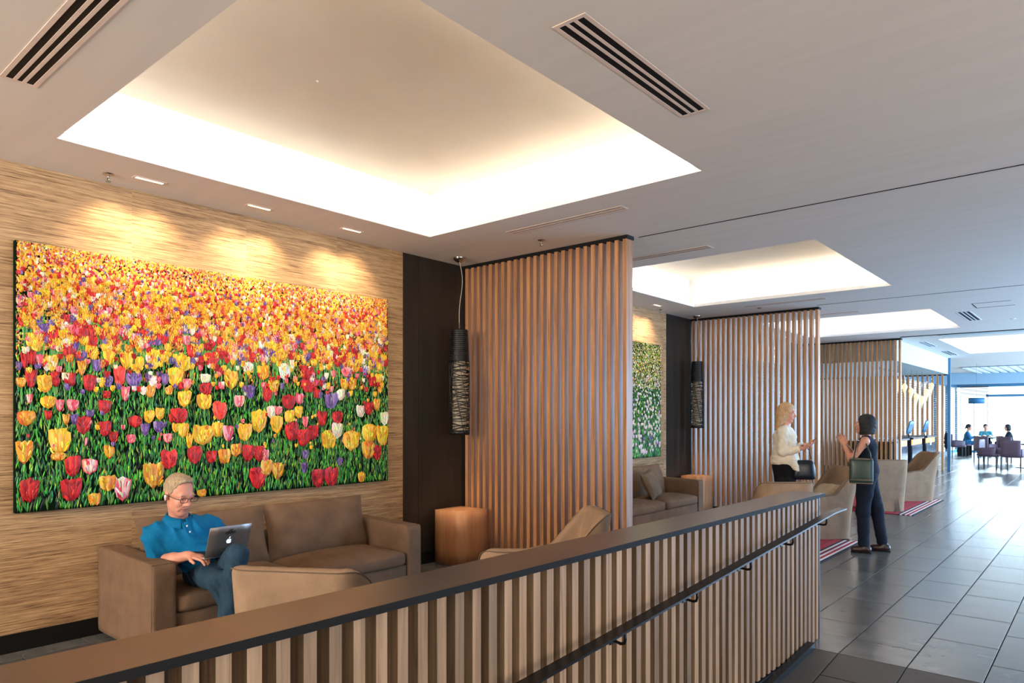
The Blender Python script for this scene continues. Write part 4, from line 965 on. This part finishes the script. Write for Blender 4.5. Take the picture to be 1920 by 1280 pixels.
def head(c, yaw, pitch, s=1., fem=False, roll=0):
    """returns (skin prims, transform function, rotation); head looks along its local x, pitch>0 looks down"""
    R = frame(yaw, pitch, roll); c = Vector(c)
    def T(x, y, z): return tuple(c + R @ Vector((x*s, y*s, z*s)))
    Rn = np.array(R); q = .92 if fem else 1.
    def E(p, r, k=.02): return ELL(T(*p), [v*s for v in r], Rn, k*s)
    def Cp(a, b, ra, rb, k=.012): return CAP(T(*a), T(*b), ra*s, rb*s, k*s)
    P = [E((-.012, 0, .035), (.092, .074, .088)), E((.02, 0, -.02), (.068, .058*q, .085), .03), E((.016, 0, -.066), (.058, .053*q, .045*q), .03), E((.062, 0, -.098), (.022, .024*q, .02), .03)]
    P += [E((.058, y, -.03), (.026, .024, .028), .02) for y in (-.032, .032)]
    P += [Cp((.078, .034, .026), (.078, -.034, .026), .012, .012, .018)]
    P += [Cp((.084, 0, .014), (.108, 0, -.024), .008, .0135, .012)]+[E((.097, y, -.030), (.012, .009, .009), .008) for y in (-.012, .012)]
    P += [E((.082, 0, -.056), (.012, .024, .0065), .008), E((.080, 0, -.069), (.012, .021, .0075), .008)]+([] if fem else [Cp((.088, y*.4, -.036), (.068, y, -.072), .006, .008, .01) for y in (-.036, .036)])
    P += [SUB(T(.1, y, .006), [v*s for v in (.013, .018, .011)], Rn, .014*s) for y in (-.032, .032)]
    P += [SUB(T(.094, 0, -.0625), [v*s for v in (.006, .024, .0022)], Rn, .005*s)]
    P += [E((-.008, y, -.004), (.018, .009, .031), .006) for y in (-.078, .078)]
    P += [SUB(T(.0, y, -.002), [v*s for v in (.009, .007, .017)], Rn, .006*s) for y in (-.088, .088)]
    return P, T, Rn, s
def face_bits(T, Rn, s, parent, brow, res=.0025, lips=True):
    for y in (-.032, .032):
        e = part('eye', [ELL(T(.0765, y, .006), [.0125*s]*3)], res, M['eyew'], parent)
        part('iris', [ELL(T(.0855, y, .004), [.0042*s, .0058*s, .0058*s], Rn)], res*.7, M['iris'], e)
        part('eyelid', [CAP(T(.0860, y-.014, .0105), T(.0868, y+.014, .0105), .0048*s, None, .004), CAP(T(.083, y-.013, -.003), T(.084, y+.013, -.003), .002*s, None, .004)], res, M['skin'], parent)
        part('eyebrow', [CAP(T(.088, y-.015, .029), T(.087, y+.015, .029), .004*s, .0035*s, .004)], res, brow, parent)
    if lips: part('lips', [ELL(T(.0825, 0, -.0575), [.0115*s, .020*s, .0036*s], Rn), ELL(T(.0808, 0, -.0665), [.0112*s, .016*s, .0042*s], Rn), SUB(T(.096, 0, -.0625), [.006*s, .022*s, .0018*s], Rn, .003)], res, M['lip'], parent)
def hand(w, d, pn, side, curl=.5, s=1., spread=.09):
    """w wrist, d pointing direction, pn palm normal (towards what is held), side=+1/-1 thumb side sign along d x pn"""
    d = Vector(d).normalized(); pn = Vector(pn); pn = (pn-d*pn.dot(d)).normalized(); a = d.cross(pn)*side; w = Vector(w)
    R = np.array([list(d), list(a), list(pn)]).T
    P = [CAP(tuple(w-d*.02), tuple(w+d*.025), .024*s, .026*s, .02), ELL(tuple(w+d*.052*s), (.05*s, .040*s, .015*s), R, .015)]
    for i, (o, L) in enumerate(((.030, .070), (.010, .078), (-.011, .073), (-.030, .058))):
        b = w+d*.082*s+a*o*s; q = (d+a*(o*2.2*spread*10)).normalized(); r = (.0092-.0006*i)*s
        c1 = q*math.cos(curl*.5)+pn*math.sin(curl*.5); c2 = q*math.cos(curl*1.3)+pn*math.sin(curl*1.3); c3 = q*math.cos(curl*1.9)+pn*math.sin(curl*1.9)
        p1 = b+c1*L*.45*s; p2 = p1+c2*L*.32*s; p3 = p2+c3*L*.24*s
        P += [CAP(tuple(b-d*.02), tuple(p1), r*1.08, r, .006), CAP(tuple(p1), tuple(p2), r, r*.92, .004), CAP(tuple(p2), tuple(p3), r*.92, r*.8, .004)]
    tb = w+d*.028*s+a*.026*s; t1 = tb+(d*.7+a*.7+pn*.25)*.036*s; t2 = t1+(d*.85+a*.25+pn*.45)*.030*s
    P += [CAP(tuple(tb), tuple(t1), .013*s, .011*s, .012), CAP(tuple(t1), tuple(t2), .0105*s, .009*s, .005)]
    return P
# ---- the seated man
MO = (-4.90, 2.42, 0)
man = thing('person', 'man in a teal polo shirt and jeans sitting on the sofa, legs crossed', 'person', MO)
def rel(prims):
    o = np.array(MO); out = []
    for p in prims:
        if p[0] == 'cap': out.append((p[0], p[1]-o, p[2]-o)+p[3:])
        else: out.append((p[0], p[1]-o)+p[2:])
    return out
HS = 1.12
hp, HT, HR, hs = head((-4.885, 2.180, 1.062), math.radians(10), math.radians(19), HS)
neck = [CAP((-4.965, 2.215, .84), (-4.925, 2.19, .99), .062, .060, .03), CAP((-4.935, 2.20, .93), (-4.885, 2.185, .985), .05, .045, .03)]
handR = hand((-4.735, 2.175, .658), (.75, .45, -.05), (0, .15, -1), -1, .55, 1.05)
foreR = [CAP((-5.0, 2.10, .60), (-4.86, 2.13, .625), .050, .044, .02), CAP((-4.86, 2.13, .625), (-4.735, 2.175, .658), .042, .029, .02)]
handL = hand((-4.74, 2.47, .655), (.75, -.45, -.05), (0, -.15, -1), 1, .55, 1.05)
foreL = [CAP((-4.93, 2.66, .60), (-4.74, 2.47, .655), .048, .029, .02)]
body = [ELL((-4.90, 2.42, .50), (.13, .17, .10)), ELL((-4.91, 2.36, .63), (.12, .15, .13), None, .06), ELL((-4.95, 2.27, .75), (.11, .165, .13), None, .06), CAP((-4.97, 2.07, .80), (-4.95, 2.42, .81), .055, None, .05),
        CAP((-4.97, 2.07, .80), (-5.0, 2.10, .60), .05, .045), CAP((-4.95, 2.44, .80), (-4.93, 2.66, .60), .05, .045),
        CAP((-4.89, 2.52, .50), (-4.43, 2.36, .665), .072, .05), CAP((-4.43, 2.36, .665), (-4.36, 2.24, .20), .05, .034), CAP((-4.89, 2.33, .50), (-4.50, 2.28, .50), .072, .05), CAP((-4.50, 2.28, .50), (-4.44, 2.42, .12), .05, .034)]
part('body', [rel(body), rel(hp+neck), rel(foreR+handR), rel(foreL+handL)], [.008, .0035, .0032, .0035], M['skin'], man)
class _T: pass
def relT(f): return lambda *a: tuple(np.array(f(*a))-np.array(MO))
face_bits(relT(HT), HR, HS, man, M['hairm'])
hair = [ELL(HT(-.016, 0, .038), [v*HS for v in (.097, .080, .092)], HR, .01), ELL(HT(.028, 0, .104), [v*HS for v in (.042, .050, .026)], HR, .02),
        SUB(HT(.100, 0, -.012), [v*HS for v in (.094, .12, .126)], HR, .006), SUB(HT(-.0, 0, -.10), [v*HS for v in (.14, .14, .075)], HR, .01)]
part('hair', rel(hair), .004, M['hairm'], man, .0016, 120)
# glasses
T_ = relT(HT); gl = MB()
for y in (-.034, .034):
    pts = [T_(.106, y+.024*math.copysign(abs(math.cos(a))**.6, math.cos(a)), .005+.015*math.copysign(abs(math.sin(a))**.6, math.sin(a))) for a in np.linspace(0, 2*math.pi, 21)[:-1]]
    gl.tube(pts, .0020, 5, closed=True)
gl.tube([T_(.106, -.012, .010), T_(.111, 0, .013), T_(.106, .012, .010)], .0018, 5)
for y in (-1, 1): gl.tube([T_(.106, y*.058, .012), T_(.092, y*.080, .013), T_(.02, y*.086, .008), T_(-.015, y*.088, .004)], .0022, 5)
glo = gl.build('glasses', M['darkmetal'], man)
part('earbud', [CAP(T_(.004, -.090, -.004), T_(.008, -.091, -.028), .0032, .0026, .003), ELL(T_(.002, -.088, .0), (.006, .005, .006))], .0022, M['white'], man)
part('earbud', [CAP(T_(.004, .090, -.004), T_(.010, .091, -.034), .0042, .0032, .003), ELL(T_(.002, .088, .0), (.008, .006, .008))], .0022, M['white'], man)
polo = [ELL((-4.895, 2.42, .54), (.15, .19, .10)), ELL((-4.90, 2.36, .635), (.150, .180, .135), None, .06), ELL((-4.945, 2.27, .75), (.130, .195, .140), None, .06), CAP((-4.965, 2.075, .805), (-4.95, 2.42, .815), .068, None, .06),
        CAP((-4.97, 2.05, .785), (-5.0, 2.085, .635), .072, .068, .03), CAP((-4.945, 2.45, .79), (-4.93, 2.61, .64), .072, .066, .03),
        CUT((-4.995, 2.09, .632), (-.05, .1, -1), .11), CUT((-4.925, 2.62, .635), (.1, .5, -.85), .11), CUT((-4.93, 2.20, .915), (.28, -.08, 1), .2)]
po = part('polo_shirt', rel(polo), .005, M['polo'], man, .0020, 24, (.30, .45, .84, .022, 44))
# collar as two folded flaps, placket with buttons
def flap(pts, th=.006):
    b = MB(); n = len(pts)//2; vs = [V(*p)-np.array(MO) for p in pts]
    nrm = np.cross(vs[1]-vs[0], vs[n]-vs[0]); nrm = nrm/np.linalg.norm(nrm)*th
    A = [[tuple(vs[i]), tuple(vs[i+n])] for i in range(n)]; B = [[tuple(vs[i]+nrm), tuple(vs[i+n]+nrm)] for i in range(n)]
    b.grid(A, False); b.grid(B, False)
    for i in range(n-1): b.add([A[i][0], A[i+1][0], B[i+1][0], B[i][0]], [(0, 1, 2, 3)]); b.add([A[i][1], A[i+1][1], B[i+1][1], B[i][1]], [(0, 1, 2, 3)])
    b.add([A[0][0], A[0][1], B[0][1], B[0][0]], [(0, 1, 2, 3)]); b.add([A[-1][0], A[-1][1], B[-1][1], B[-1][0]], [(0, 1, 2, 3)])
    return b
nc = V(-4.945, 2.205, .915)
def ringpt(a, r, dz): return (nc[0]+r*math.cos(a)*1.0, nc[1]+r*math.sin(a), nc[2]+dz-.22*r*math.cos(a))
col = MB()
for sg in (-1, 1):
    G = []
    for i in range(9):
        a = sg*(.22+i/8*(math.pi-.22)); k = 1-i/8
        G.append([ringpt(a, .068, -.034-.014*k), ringpt(a, .071, .004-.010*k), ringpt(a, .078, .007-.010*k), ringpt(a+sg*.08*k, .100+.016*k, -.026-.034*k), ringpt(a+sg*.08*k, .095+.016*k, -.031-.034*k)])
    G = [[tuple(np.array(p)-np.array(MO)) for p in g] for g in G]
    col.grid(G if sg > 0 else [g[::-1] for g in G])
    col.add(G[0], [(0, 1, 2, 3, 4)])
col.build('collar', M['polo'], po)
flap([(-4.855, 2.195, .868), (-4.812, 2.225, .775), (-4.855, 2.225, .872), (-4.812, 2.252, .780)], .005).build('placket', M['polo'], po)
for z, x, y in ((.845, -4.838, 2.212), (.805, -4.82, 2.224)):
    part('button', [ELL((x+.006-MO[0], y-MO[1], z), (.004, .007, .007))], .002, M['white'], po)
jeans = [ELL((-4.895, 2.42, .495), (.15, .19, .095)), CAP((-4.87, 2.50, .50), (-4.43, 2.36, .668), .098, .070, .04), CAP((-4.43, 2.36, .668), (-4.362, 2.25, .22), .068, .058, .02),
         CAP((-4.87, 2.33, .50), (-4.50, 2.28, .50), .100, .070, .04), CAP((-4.50, 2.28, .50), (-4.44, 2.42, .15), .068, .058, .02), CUT((-4.36, 2.248, .215), (.1, -.2, -1), .1), CUT((-4.44, 2.42, .145), (.1, .1, -1), .1)]
jo = part('jeans', rel(jeans), .006, M['jeans'], man, .0020, 24, (.75, .2, .6, .016, 62))
for a, b in (((-4.37, 2.25, .20), (-4.24, 2.21, .13)), ((-4.44, 2.42, .07), (-4.30, 2.38, .045))):
    a = V(*a); b = V(*b); sh = part('shoe', rel([CAP(tuple(a+V(-.045, 0, -.02)), tuple(b), .040, .036, .03), CAP(tuple(a), tuple(a+V(0, 0, .03)), .042, .042, .02)]), .006, M['leather'], man)
# ---- laptop on his lap: own thing
LX, LY, LZ = -4.612, 2.375, .645
lap = thing('laptop', 'open silver laptop with a glowing mark on the lap of the man', 'laptop', (LX, LY, LZ))
lap.rotation_euler = (math.radians(0), math.radians(6), math.radians(2))
MB().rbox((-.225, -.152, -.008), (0, .152, .006), .004, 3).build('base', M['alu'], lap)
MB().box((-.205, -.135, .0062), (-.03, .135, .0078)).build('keyboard', M['keys'], lap)
LR = Matrix.Rotation(math.radians(13), 3, 'Y')
lc = (0.004, 0, .004)
MB().rbox((-.003, -.152, 0), (.003, .152, .222), .003, 3, R=LR, c=lc).build('lid', M['alu'], lap)
MB().box((-.0042, -.144, .010), (-.0032, .144, .213), R=LR, c=lc).build('screen', M['screen'], lap)
def disk(pts, x0, x1):
    n = len(pts); vs = [tuple(LR @ Vector((x, y, z))+Vector(lc)) for x in (x0, x1) for (y, z) in pts]
    return MB().add(vs, [tuple(range(n))[::-1], tuple(range(n, 2*n))]+[(i, (i+1) % n, n+(i+1) % n, n+i) for i in range(n)])
ap = []
for a in np.linspace(0, 2*math.pi, 33)[:-1]:
    r = .0185*(1+.06*math.cos(2*a)) - .004*math.exp(-((math.sin(a)-1)/.05)**2)-.002*math.exp(-((math.sin(a)+1)/.06)**2)
    y = r*math.cos(a)*.93; z = r*math.sin(a)
    dy, dz = y-.0215, z-.002; dd = math.hypot(dy, dz)
    if dd < .0085: y = .0215+dy/dd*.0085; z = .002+dz/dd*.0085
    ap.append((y, .108+z))
disk(ap, .0031, .0036).build('glowing_fruit_mark', M['glow'], lap)
disk([(.002+.0035*math.cos(a)+.006*math.sin(a)*.6, .1345+.0075*math.sin(a)) for a in np.linspace(0, 2*math.pi, 13)[:-1]], .0031, .0036).build('glowing_leaf_mark', M['glow'], lap)
st = MB()
def L3(y, z): return tuple(LR @ Vector((.0038, y, z))+Vector(lc))
random.seed(5)
for sg in (-1, 1):
    for j, (a0, r0) in enumerate(((0, .012), (.45, .017), (-.35, .012), (1.3, .016), (-.9, .012))):
        pts = [L3(sg*(.002+i/7*.036*math.cos(a0)+.004*math.sin(i*1.2+j)), .172+i/7*.022*math.sin(a0)+.004*math.cos(i*1.5+j)) for i in range(8)]
        st.tube(pts, .0019, 4)
for (y, z) in ((0, .172), (.008, .178), (-.008, .178), (0, .164), (.004, .190), (.010, .193), (-.006, .192)):
    st.tube([L3(y-.004, z), L3(y+.004, z)], .0036, 5)
st.build('ornament_sticker', M['sticker'], lap)

# ---- standing women
def woman(name_label, loc, rot): return thing('person', name_label, 'person', loc, rot)
# dark-haired woman, faces local +x
wd = woman('dark-haired woman in a sleeveless black top and navy trousers with a green shoulder bag, gesturing', (-2.18, 9.03, 0), math.radians(188))
hp, HT2, HR2, _ = head((.02, 0, 1.50), 0, math.radians(-4), .95, True)
LA = [(.0, .17, 1.31), (.14, .20, 1.09), (.22, .13, 1.25)]    # left arm: shoulder, elbow, wrist
RA = [(.0, -.17, 1.31), (.12, -.21, 1.08), (.25, -.08, 1.27)]
body = [ELL((0, 0, .93), (.115, .155, .13)), ELL((0, 0, 1.08), (.09, .12, .13), None, .06), ELL((0, 0, 1.23), (.10, .145, .12), None, .06), CAP((0, -.15, 1.315), (0, .15, 1.315), .045, None, .05),
        CAP((0, 0, 1.30), (.012, 0, 1.42), .048, .045, .03), CAP((0, .08, .88), (.03, .09, .48), .085, .055, .03), CAP((.03, .09, .48), (.02, .10, .07), .053, .034, .02), CAP((0, -.08, .88), (-.10, -.11, .48), .085, .055, .03), CAP((-.10, -.11, .48), (-.16, -.13, .07), .053, .034, .02)]
armp = [CAP(LA[0], LA[1], .046, .038, .03), CAP(LA[1], LA[2], .038, .024, .02), CAP(RA[0], RA[1], .046, .038, .03), CAP(RA[1], RA[2], .038, .024, .02)]
h1 = hand(LA[2], (.3, -.1, .9), (.2, -1, 0), -1, .35, .9); h2 = hand(RA[2], (.5, .1, .8), (0, 1, 0), 1, .4, .9)
part('body', [body+armp, hp+[CAP((.0, 0, 1.36), (.015, 0, 1.45), .045, .043)], h1, h2], [.009, .005, .004, .004], M['skin2'], wd)
face_bits(HT2, HR2, .95, wd, M['hairk'], .004)
part('hair', [ELL(HT2(-.022, 0, .03), (.108, .092, .105), HR2, .01), ELL(HT2(-.03, 0, -.05), (.094, .094, .10), HR2, .04), ELL(HT2(-.035, 0, -.10), (.08, .092, .06), HR2, .04), SUB(HT2(.085, 0, -.04), (.078, .066, .118), HR2, .01), CUT(HT2(0, 0, -.125), (-.1, 0, -1))], .006, M['hairk'], wd, .0018, 110)
part('top', [ELL((0, 0, .96), (.135, .172, .12)), ELL((0, 0, 1.09), (.112, .142, .14), None, .06), ELL((0, 0, 1.23), (.118, .155, .125), None, .06), CAP((0, -.125, 1.32), (0, .125, 1.32), .053, None, .05), CUT((.03, 0, 1.375), (.25, 0, 1)), CUT((0, 0, .87), (0, 0, -1)), SUB((0, .20, 1.28), (.075, .045, .10)), SUB((0, -.20, 1.28), (.075, .045, .10))], .007, M['navy'], wd, .002, 30)
part('trousers', [ELL((0, 0, .92), (.128, .166, .12)), CAP((0, .08, .86), (.03, .09, .48), .104, .074, .04), CAP((.03, .09, .48), (.02, .10, .10), .070, .058, .03), CAP((0, -.08, .86), (-.10, -.11, .48), .104, .074, .04), CAP((-.10, -.11, .48), (-.155, -.13, .10), .070, .058, .03), CUT((0, 0, .085), (0, 0, -1)), CUT((0, 0, 1.0), (0, 0, 1))], .008, M['navy'], wd, .002, 24, (.4, .2, .9, .006, 26))
for (x, y) in ((.02, .10), (-.16, -.13)):
    sh = part('shoe', [CAP((x-.04, y, .045), (x+.10, y+.01, .036), .044, .038, .03), CAP((x-.01, y, .06), (x-.01, y, .11), .042, .040, .02), CUT((0, 0, .012), (0, 0, -1))], .006, M['leather'], wd)
    MB().rbox((x-.085, y-.036, 0), (x+.135, y+.042, .016), .006, 3).build('sole', M['black'], sh)
# green bag on her left side (towards the camera)
bg_ = thing('shoulder_bag', 'dark green leather shoulder bag on the hip of the dark-haired woman', 'bag', (-2.175, 8.77, .82), math.radians(196))
MB().rbox((-.125, -.04, 0), (.125, .04, .30), .02, 6, (0, .015, 0)).build('bag_body', M['baggreen'], bg_)
MB().tube([(-.12, .045, .288), (0, .057, .292), (.12, .045, .288)], .005, 6).tube([(-.12, .046, .05), (0, .060, .05), (.12, .046, .05)], .004, 6).tube([(-.12, .046, .01), (0, .058, .012), (.12, .046, .01)], .004, 6).build('edge_piping', M['tub'], bg_)
for yy in (-.03, .05): MB().tube([(.08, yy, .28), (.06, yy-.03, .38), (.03, -.06, .50), (.01, -.09, .53), (-.05, -.06, .48), (-.09, yy-.02, .36), (-.10, yy, .28)], .008, 6).build('strap', M['baggreen'], bg_)
MB().lathe([(.001, -.006), (.012, -.006), (.012, .006), (.001, .006)], (.03, -.03, .50), 10).build('ring', M['chrome'], bg_)
# blonde woman, faces local +x
wb = woman('blonde woman in a cream jacket and black skirt holding a phone, behind the tub chair', (-3.16, 9.10, .011), math.radians(14))
z0 = .04
hp, HT3, HR3, _ = head((.03, 0, 1.63), math.radians(-6), math.radians(10), .98, True)
RA = [(-.01, -.18, 1.40), (-.01, -.23, 1.14), (.22, -.17, 1.19)]; LA = [(-.01, .18, 1.40), (.02, .21, 1.14), (.24, .05, 1.22)]
body = [ELL((0, 0, 1.0), (.12, .165, .14)), ELL((0, 0, 1.16), (.09, .125, .13), None, .06), ELL((0, 0, 1.32), (.10, .15, .12), None, .06), CAP((0, -.15, 1.41), (0, .15, 1.41), .045, None, .05), CAP((0, 0, 1.40), (.02, 0, 1.54), .048, .045, .03),
        CAP((0, .08, .95), (.02, .08, .52), .088, .055, .03), CAP((.02, .08, .52), (0, .08, .12), .053, .034), CAP((0, -.08, .95), (.02, -.08, .52), .088, .055, .03), CAP((.02, -.08, .52), (0, -.08, .12), .053, .034)]
armp = [CAP(RA[0], RA[1], .046, .038, .03), CAP(RA[1], RA[2], .038, .025), CAP(LA[0], LA[1], .046, .038, .03), CAP(LA[1], LA[2], .038, .025)]
h1 = hand((.23, -.165, 1.195), (.85, .15, .35), (0, .3, 1), 1, .75, .95); h2 = hand((.25, .045, 1.225), (.7, -.55, .2), (0, 0, 1), -1, .8, .92)
part('body', [body+armp, hp+[CAP((.01, 0, 1.46), (.022, 0, 1.57), .047, .045)], h1, h2], [.009, .005, .004, .004], M['skin'], wb)
face_bits(HT3, HR3, .98, wb, M['hairb'], .004)
hairp = [ELL(HT3(-.022, 0, .032), (.110, .092, .108), HR3, .01), ELL(HT3(-.045, 0, -.06), (.085, .092, .11), HR3, .05), SUB(HT3(.088, 0, -.035), (.082, .07, .115), HR3, .012)]
for y in (-.07, -.035, 0, .035, .07): hairp.append(CAP(HT3(-.05, y, -.06), HT3(-.075-.01*math.cos(y*60), y*1.15, -.215), .045, .026, .03))
part('hair', hairp, .006, M['hairb'], wb, .003, 70)
part('jacket', [ELL((0, 0, 1.03), (.175, .205, .13)), ELL((.005, 0, 1.16), (.150, .172, .14), None, .06), ELL((0, 0, 1.32), (.142, .175, .13), None, .06), CAP((0, -.145, 1.41), (0, .145, 1.41), .062, None, .05), CAP(RA[0], RA[1], .060, .054, .03), CAP(RA[1], (.19, -.175, 1.18), .053, .046, .02), CAP(LA[0], LA[1], .060, .054, .03), CAP(LA[1], (.20, .07, 1.21), .053, .046, .02),
               CAP((.08, -.13, 1.05), (.155, -.12, .91), .06, .03, .04), CAP((.08, .13, 1.05), (.15, .12, .92), .06, .03, .04), CUT((-.02, 0, .955), (-.28, 0, -1), .26), CUT((.03, 0, 1.475), (.3, 0, 1), .12), CUT((.19, -.175, 1.18), (1, 0, .2), .07), CUT((.195, .07, 1.205), (1, -.6, .2), .07)], .006, M['jacket'], wb, .0020, 30, (.3, .3, .9, .013, 40))
part('skirt', [ELL((0, 0, 1.0), (.135, .178, .13)), CAP((0, .05, .93), (.01, .05, .62), .13, .115, .08), CAP((0, -.05, .93), (.01, -.05, .62), .13, .115, .08), CUT((0, 0, .58), (0, 0, -1)), CUT((0, 0, 1.06), (0, 0, 1))], .009, M['blackcloth'], wb)
for y in (-.08, .08):
    sh = part('shoe', [CAP((-.03, y, .09), (.12, y, .03), .036, .032, .03), CUT((0, 0, .0), (0, 0, -1)), SUB((-.01, y, .12), (.06, .028, .06))], .006, M['leather'], wb)
    MB().tube([(-.045, y, .0), (-.04, y, .07)], .012, 8).build('heel', M['black'], sh)
ph = tag(MB().rbox((-.008, -.036, -.072), (0, .036, .072), .004, 3).build('phone', M['darkmetal'], None, (-2.80, 9.05, 1.285)), 'smartphone in the hand of the blonde woman', 'phone')
ph.rotation_euler = (0, math.radians(48), math.radians(14))
hb = thing('handbag', 'black leather handbag hanging at the far side of the blonde woman', 'bag', (-2.93, 9.12, .80), math.radians(35))
bb = MB().rbox((-.14, -.055, 0), (.14, .055, .25), .04, 7, (0, .02, 0), fn=lambda p, q: np.array([p[0]*(1+.0-.22*(q[2] > 0)*(q[2])), p[1], p[2]+.0])); bb.build('bag_body', M['bagk'], hb)
MB().tube([(-.09, 0, .26), (-.07, .02, .38), (0, .04, .43), (.07, .02, .38), (.09, 0, .26)], .007, 6).build('strap', M['bagk'], hb)
# ---- three guests in the dining room, far away
def guest(label, loc, rot, cloth, legs, hairm, pose):
    g_ = thing('person', label, 'person', loc, rot)
    bd = [ELL((0, 0, .56), (.13, .17, .12)), ELL((.02, 0, .78), (.11, .17, .17), None, .06), CAP((.02, -.15, .92), (.02, .15, .92), .06), CAP((.02, 0, .92), (.05, 0, 1.06), .05), CAP((.03, .17, .92), (.12, .22, .70), .05, .045), CAP((.12, .22, .70), (.34, .12, .80), .04, .03), CAP((.03, -.17, .92), (.12, -.22, .70), .05, .045), CAP((.12, -.22, .70), (.34, -.10, .80), .04, .03),
          CAP((0, .1, .52), (.42, .1, .52), .08, .06), CAP((.42, .1, .52), (.44, .1, .08), .055, .04), CAP((0, -.1, .52), (.42, -.1, .52), .08, .06), CAP((.42, -.1, .52), (.40, -.1, .08), .055, .04)]
    hp, T, R_, _ = head((.07, 0, 1.15), 0, .15, 1.)
    part('body', [bd, hp, hand((.34, .12, .80), (1, -.3, 0), (0, 0, -1), 1, .5), hand((.34, -.10, .80), (1, .3, 0), (0, 0, -1), -1, .5)], [.016, .008, .006, .006], M['skin2'], g_)
    part('shirt', [ELL((0, 0, .60), (.15, .19, .14)), ELL((.02, 0, .78), (.13, .185, .18), None, .06), CAP((.02, -.15, .92), (.02, .15, .92), .07), CAP((.03, .17, .92), (.12, .22, .70), .06, .055), CAP((.12, .22, .70), (.27, .15, .77), .05, .045), CAP((.03, -.17, .92), (.12, -.22, .70), .06, .055), CAP((.12, -.22, .70), (.27, -.13, .77), .05, .045)], .014, cloth, g_)
    part('trousers', [ELL((0, 0, .54), (.14, .18, .10)), CAP((0, .1, .52), (.42, .1, .52), .09, .07), CAP((.42, .1, .52), (.44, .1, .12), .065, .05), CAP((0, -.1, .52), (.42, -.1, .52), .09, .07), CAP((.42, -.1, .52), (.40, -.1, .12), .065, .05)], .014, legs, g_)
    part('hair', [ELL(T(-.02, 0, .035), (.104, .088, .104), R_, .01)]+([CAP(T(-.09, 0, .04), T(-.13, 0, -.08), .03, .015)] if pose == 'tail' else [ELL(T(-.03, 0, -.06), (.085, .09, .09), R_, .04)] if pose == 'bob' else [])+[SUB(T(.09, 0, -.03), (.085, .08, .11), R_)], .010, hairm, g_)
    for x, y in ((.44, .1), (.40, -.1)): part('shoe', [CAP((x-.03, y, .045), (x+.12, y, .038), .042, .036), CUT((0, 0, .005), (0, 0, -1))], .012, M['leather'], g_)
guest('far guest in blue with tied hair sitting sideways at the dining table, facing right', (-4.42, 34.0, 0), 0.05, M['denimfar'], M['denimfar'], M['hairk'], 'tail')
guest('far guest in pale teal facing the camera across the dining table', (-3.95, 35.45, 0), math.radians(-75), M['tealfar'], M['navy'], M['hairk'], 'short')
guest('far guest with dark bobbed hair and navy jacket at the right of the dining table', (-3.02, 34.35, 0), math.radians(190), M['navy'], M['navy'], M['hairk'], 'bob')
# ---- repeats share a group phrase
GRP = {'ceiling_vent': 'slotted vents in the ceiling', 'downlight': 'slot downlights along the wall', 'sprinkler': 'ceiling sprinklers', 'slatted_screen': 'tall timber screens between the bays',
       'tub_chair': 'taupe tub chairs of the lounge', 'sofa': 'brown sofas along the wall', 'painting': 'flower paintings along the wall', 'pendant_lamp': 'black woven pendant lamps', 'cube_table': 'timber cube tables',
       'reception_desk': 'reception desks in a row', 'monitor': 'monitors on the reception desks', 'dining_chair': 'dining chairs at the far end', 'dining_table': 'dining tables at the far end', 'rug': 'striped red rugs',
       'cushion': 'loose cushions', 'window_blind': 'slat blinds of the dining room'}
for o in bpy.data.objects:
    if o.parent is None and o.get('category') and not o.get('group'):
        b = o.name.split('.')[0]
        if b in GRP: o['group'] = GRP[b]
        elif o['label'].startswith('far guest'): o['group'] = 'guests seated at the far dining table'
